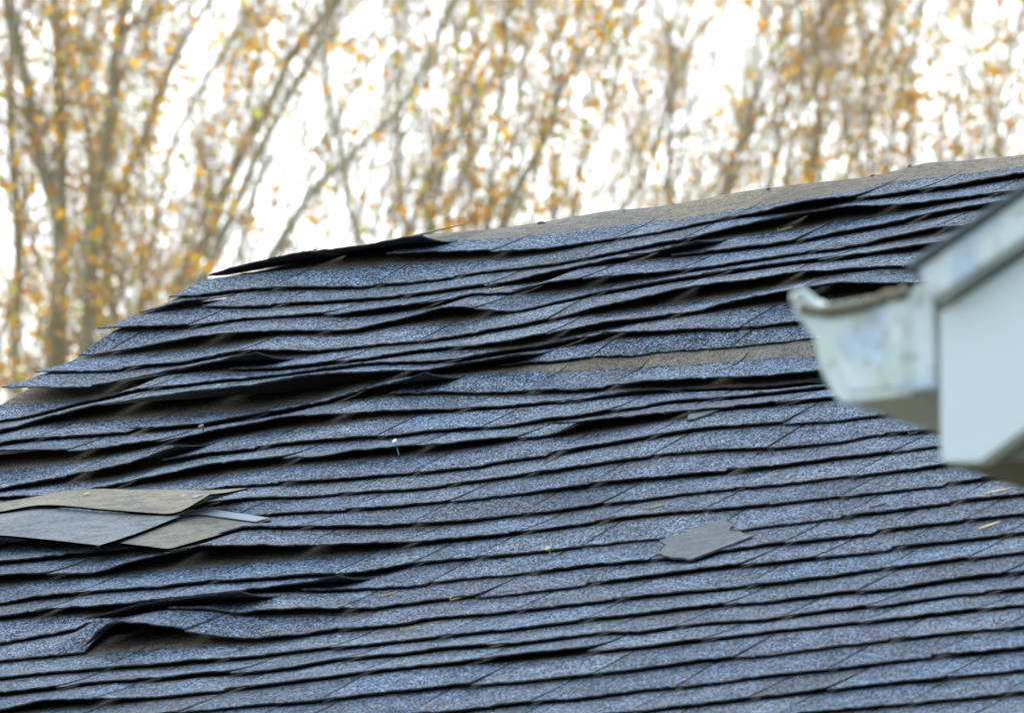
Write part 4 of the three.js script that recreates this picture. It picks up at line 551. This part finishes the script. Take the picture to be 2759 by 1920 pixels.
tris += tree(62, 11, [160, 1500], [
  [Z1([[240, 1590], [258, 1300], [262, 1000], [200, 800], [150, 560], [90, 250], [30, 0]]), 60, 0, 1],
  [Z1([[262, 1400], [268, 1000], [272, 600], [260, 300], [240, 0]]), 56, 0.6, 1],
  [Z1([[390, 1590], [390, 1200], [425, 900], [480, 650], [500, 400], [520, 200], [560, 0]]), 50, -0.7, 1.1],
  [Z1([[60, 1590], [80, 1200], [60, 800], [40, 500], [60, 100]]), 34, 1.2, 1.2]], { shoots: [-60, 520, 22, -0.12, 0.3, 1.3], density: 10, kids: 1.5, leaves: 0.16, r: 0.16 }, 'tall autumn tree with thick clustered grey upright stems, densest orange leaves');
tris += tree(66, 12, [420, 1500], [
  [Z1([[480, 1150], [540, 850], [640, 620], [700, 480], [800, 230], [900, 60], [1010, -80]]), 30, 0, 0.8],
  [Z1([[820, 1300], [900, 1130], [1000, 880], [1100, 640], [1240, 400], [1300, 250], [1440, 80]]), 42, 0.8, 0.7],
  [Z1([[880, 1300], [960, 1130], [1050, 930], [1150, 700], [1280, 460], [1420, 200], [1500, 40]]), 32, -0.8, 0.8],
  [Z1([[620, 1350], [700, 1000], [760, 700], [900, 400], [1060, 150], [1150, 0]]), 16, 0.3, 0.5]], { shoots: [250, 760, 22, 0.15, 0.6, 0.7], density: 9, kids: 1.25, leaves: 0.09, r: 0.14 }, 'autumn tree with long paired limbs slanting to the right, few leaves');
tris += tree(58, 13, [640, 1450], [
  [Z1([[1120, 1300], [1210, 1150], [1330, 960], [1420, 830], [1530, 740], [1680, 590], [1790, 490], [1880, 330], [1960, 150]]), 28, 0, 0.7],
  [Z1([[1640, 1160], [1600, 1050], [1560, 900], [1540, 740], [1520, 650], [1480, 500], [1460, 300], [1460, 100]]), 22, 0.5, 0.6]], { shoots: [560, 1010, 12, 0.0, 0.6, 0.7], density: 7, kids: 1.0, leaves: 0.08, r: 0.12 }, 'slender autumn tree with crossing limbs above the lifted ridge end');
tris += tree(68, 14, [1080, 1400], [
  [Z1([[1840, 1150], [1820, 1030], [1790, 850], [1790, 500], [1780, 300], [1780, 0]]), 22, 0, 0.9],
  [Z1([[1800, 1150], [1840, 1020], [1920, 800], [1960, 700], [2010, 560], [2050, 420], [2150, 250], [2250, 100]]), 26, 0.6, 0.7],
  [Z1([[1890, 1150], [1920, 1010], [1960, 800], [2100, 540], [2220, 320]]), 18, -0.6, 0.7]], { shoots: [880, 1350, 18, -0.05, 0.5, 1.0], density: 8, kids: 1.1, leaves: 0.1, r: 0.12 }, 'autumn tree whose limbs fork in a narrow V above the ridge');
tris += tree(64, 15, [1330, 1300], [
  [Z2([[-40, 1050], [0, 900], [80, 740], [170, 550], [220, 400], [330, 220], [430, 80], [460, 0]]), 28, 0, 0.9],
  [Z2([[-60, 1050], [-20, 850], [10, 600], [40, 350], [60, 120]]), 16, 0.6, 2.0],
  [Z1([[2180, 1100], [2200, 800], [2230, 560], [2260, 300], [2270, 50]]), 18, -0.5, 2.2]], { shoots: [1150, 1560, 20, 0.05, 0.5, 1.6], density: 9, kids: 1.15, leaves: 0.13, r: 0.12 }, 'autumn tree with golden leaf clusters along thin upright middle limbs');
tris += tree(72, 16, [1790, 1250], [
  [Z2([[690, 900], [700, 740], [720, 500], [730, 380], [710, 200], [650, 0]]), 20, 0, 0.9],
  [Z2([[470, 1000], [520, 910], [600, 780], [680, 560], [740, 400], [800, 200], [900, 60]]), 20, 0.6, 0.9],
  [Z2([[560, 950], [620, 840], [660, 780], [560, 400], [520, 150]]), 10, -0.6, 0.5]], { shoots: [1500, 1960, 22, 0.0, 0.5, 0.9], density: 10, kids: 1.25, leaves: 0.09, r: 0.12 }, 'autumn tree with sparse brown leaves and thin mossy limbs');
tris += tree(66, 17, [1980, 1200], [
  [Z2([[900, 960], [940, 860], [1000, 700], [1060, 520], [1100, 400], [1180, 200], [1260, 40]]), 18, 0, 1.1],
  [Z2([[1120, 950], [1150, 850], [1190, 650], [1200, 560], [1300, 250], [1290, 0]]), 20, 0.6, 0.9]], { shoots: [1800, 2250, 20, 0.1, 0.5, 1.0], density: 9, kids: 1.15, leaves: 0.1, r: 0.11 }, 'thin autumn tree with two leaning limbs and bare gaps between');
tris += tree(70, 18, [2340, 1100], [
  [Z2([[1310, 900], [1330, 800], [1380, 620], [1420, 300], [1500, 0]]), 14, 0, 1.2],
  [Z2([[1660, 850], [1700, 700], [1720, 500], [1800, 200], [1850, 0]]), 16, 0.6, 1.6],
  [Z2([[1560, 850], [1560, 600], [1600, 350], [1680, 100], [1700, 0]]), 14, -0.7, 1.7],
  [Z2([[1960, 800], [2000, 600], [2010, 400], [2060, 100], [2080, 0]]), 14, 0.3, 2.0],
  [Z2([[2180, 700], [2230, 500], [2240, 250], [2290, 40]]), 12, -0.3, 0.8]], { shoots: [2080, 2800, 34, 0.0, 0.4, 1.9], density: 11, kids: 1.2, leaves: 0.11, r: 0.13 }, 'autumn tree with many slender limbs and rusty orange leaf columns');
tris += tree(96, 21, [300, 1500], [[[[200, 1100], [260, 600], [180, 100]], 20, 0], [[[420, 1100], [520, 600], [560, 100]], 16, 1], [[[60, 1100], [60, 600], [20, 100]], 18, -1]], { shoots: [-100, 700, 16, -0.1, 0.3, 1.0], density: 11, kids: 1.3, leaves: 0.09, r: 0.16 }, 'more distant tree filling the gaps behind thick grey stems');
tris += tree(100, 22, [1250, 1400], [[[[1150, 1000], [1150, 600], [1100, 100]], 12, 0], [[[1450, 900], [1500, 500], [1560, 50]], 12, 1]], { shoots: [800, 1700, 18, 0.0, 0.4, 0.7], density: 8, kids: 0.9, leaves: 0.07, r: 0.14 }, 'more distant faint tree behind the middle limbs');
tris += tree(98, 23, [2200, 1300], [[[[2050, 800], [2080, 400], [2120, 0]], 12, 0], [[[2420, 800], [2450, 400], [2480, 0]], 12, 1], [[[2640, 700], [2660, 350], [2700, 0]], 12, -1]], { shoots: [1800, 2850, 22, 0.0, 0.4, 1.6], density: 10, kids: 1.0, leaves: 0.11, r: 0.14 }, 'more distant tree with orange haze of leaves at the right');
console.log('tree triangles', Math.round(tris));

shade(scene);
renderer.render(scene, camera);
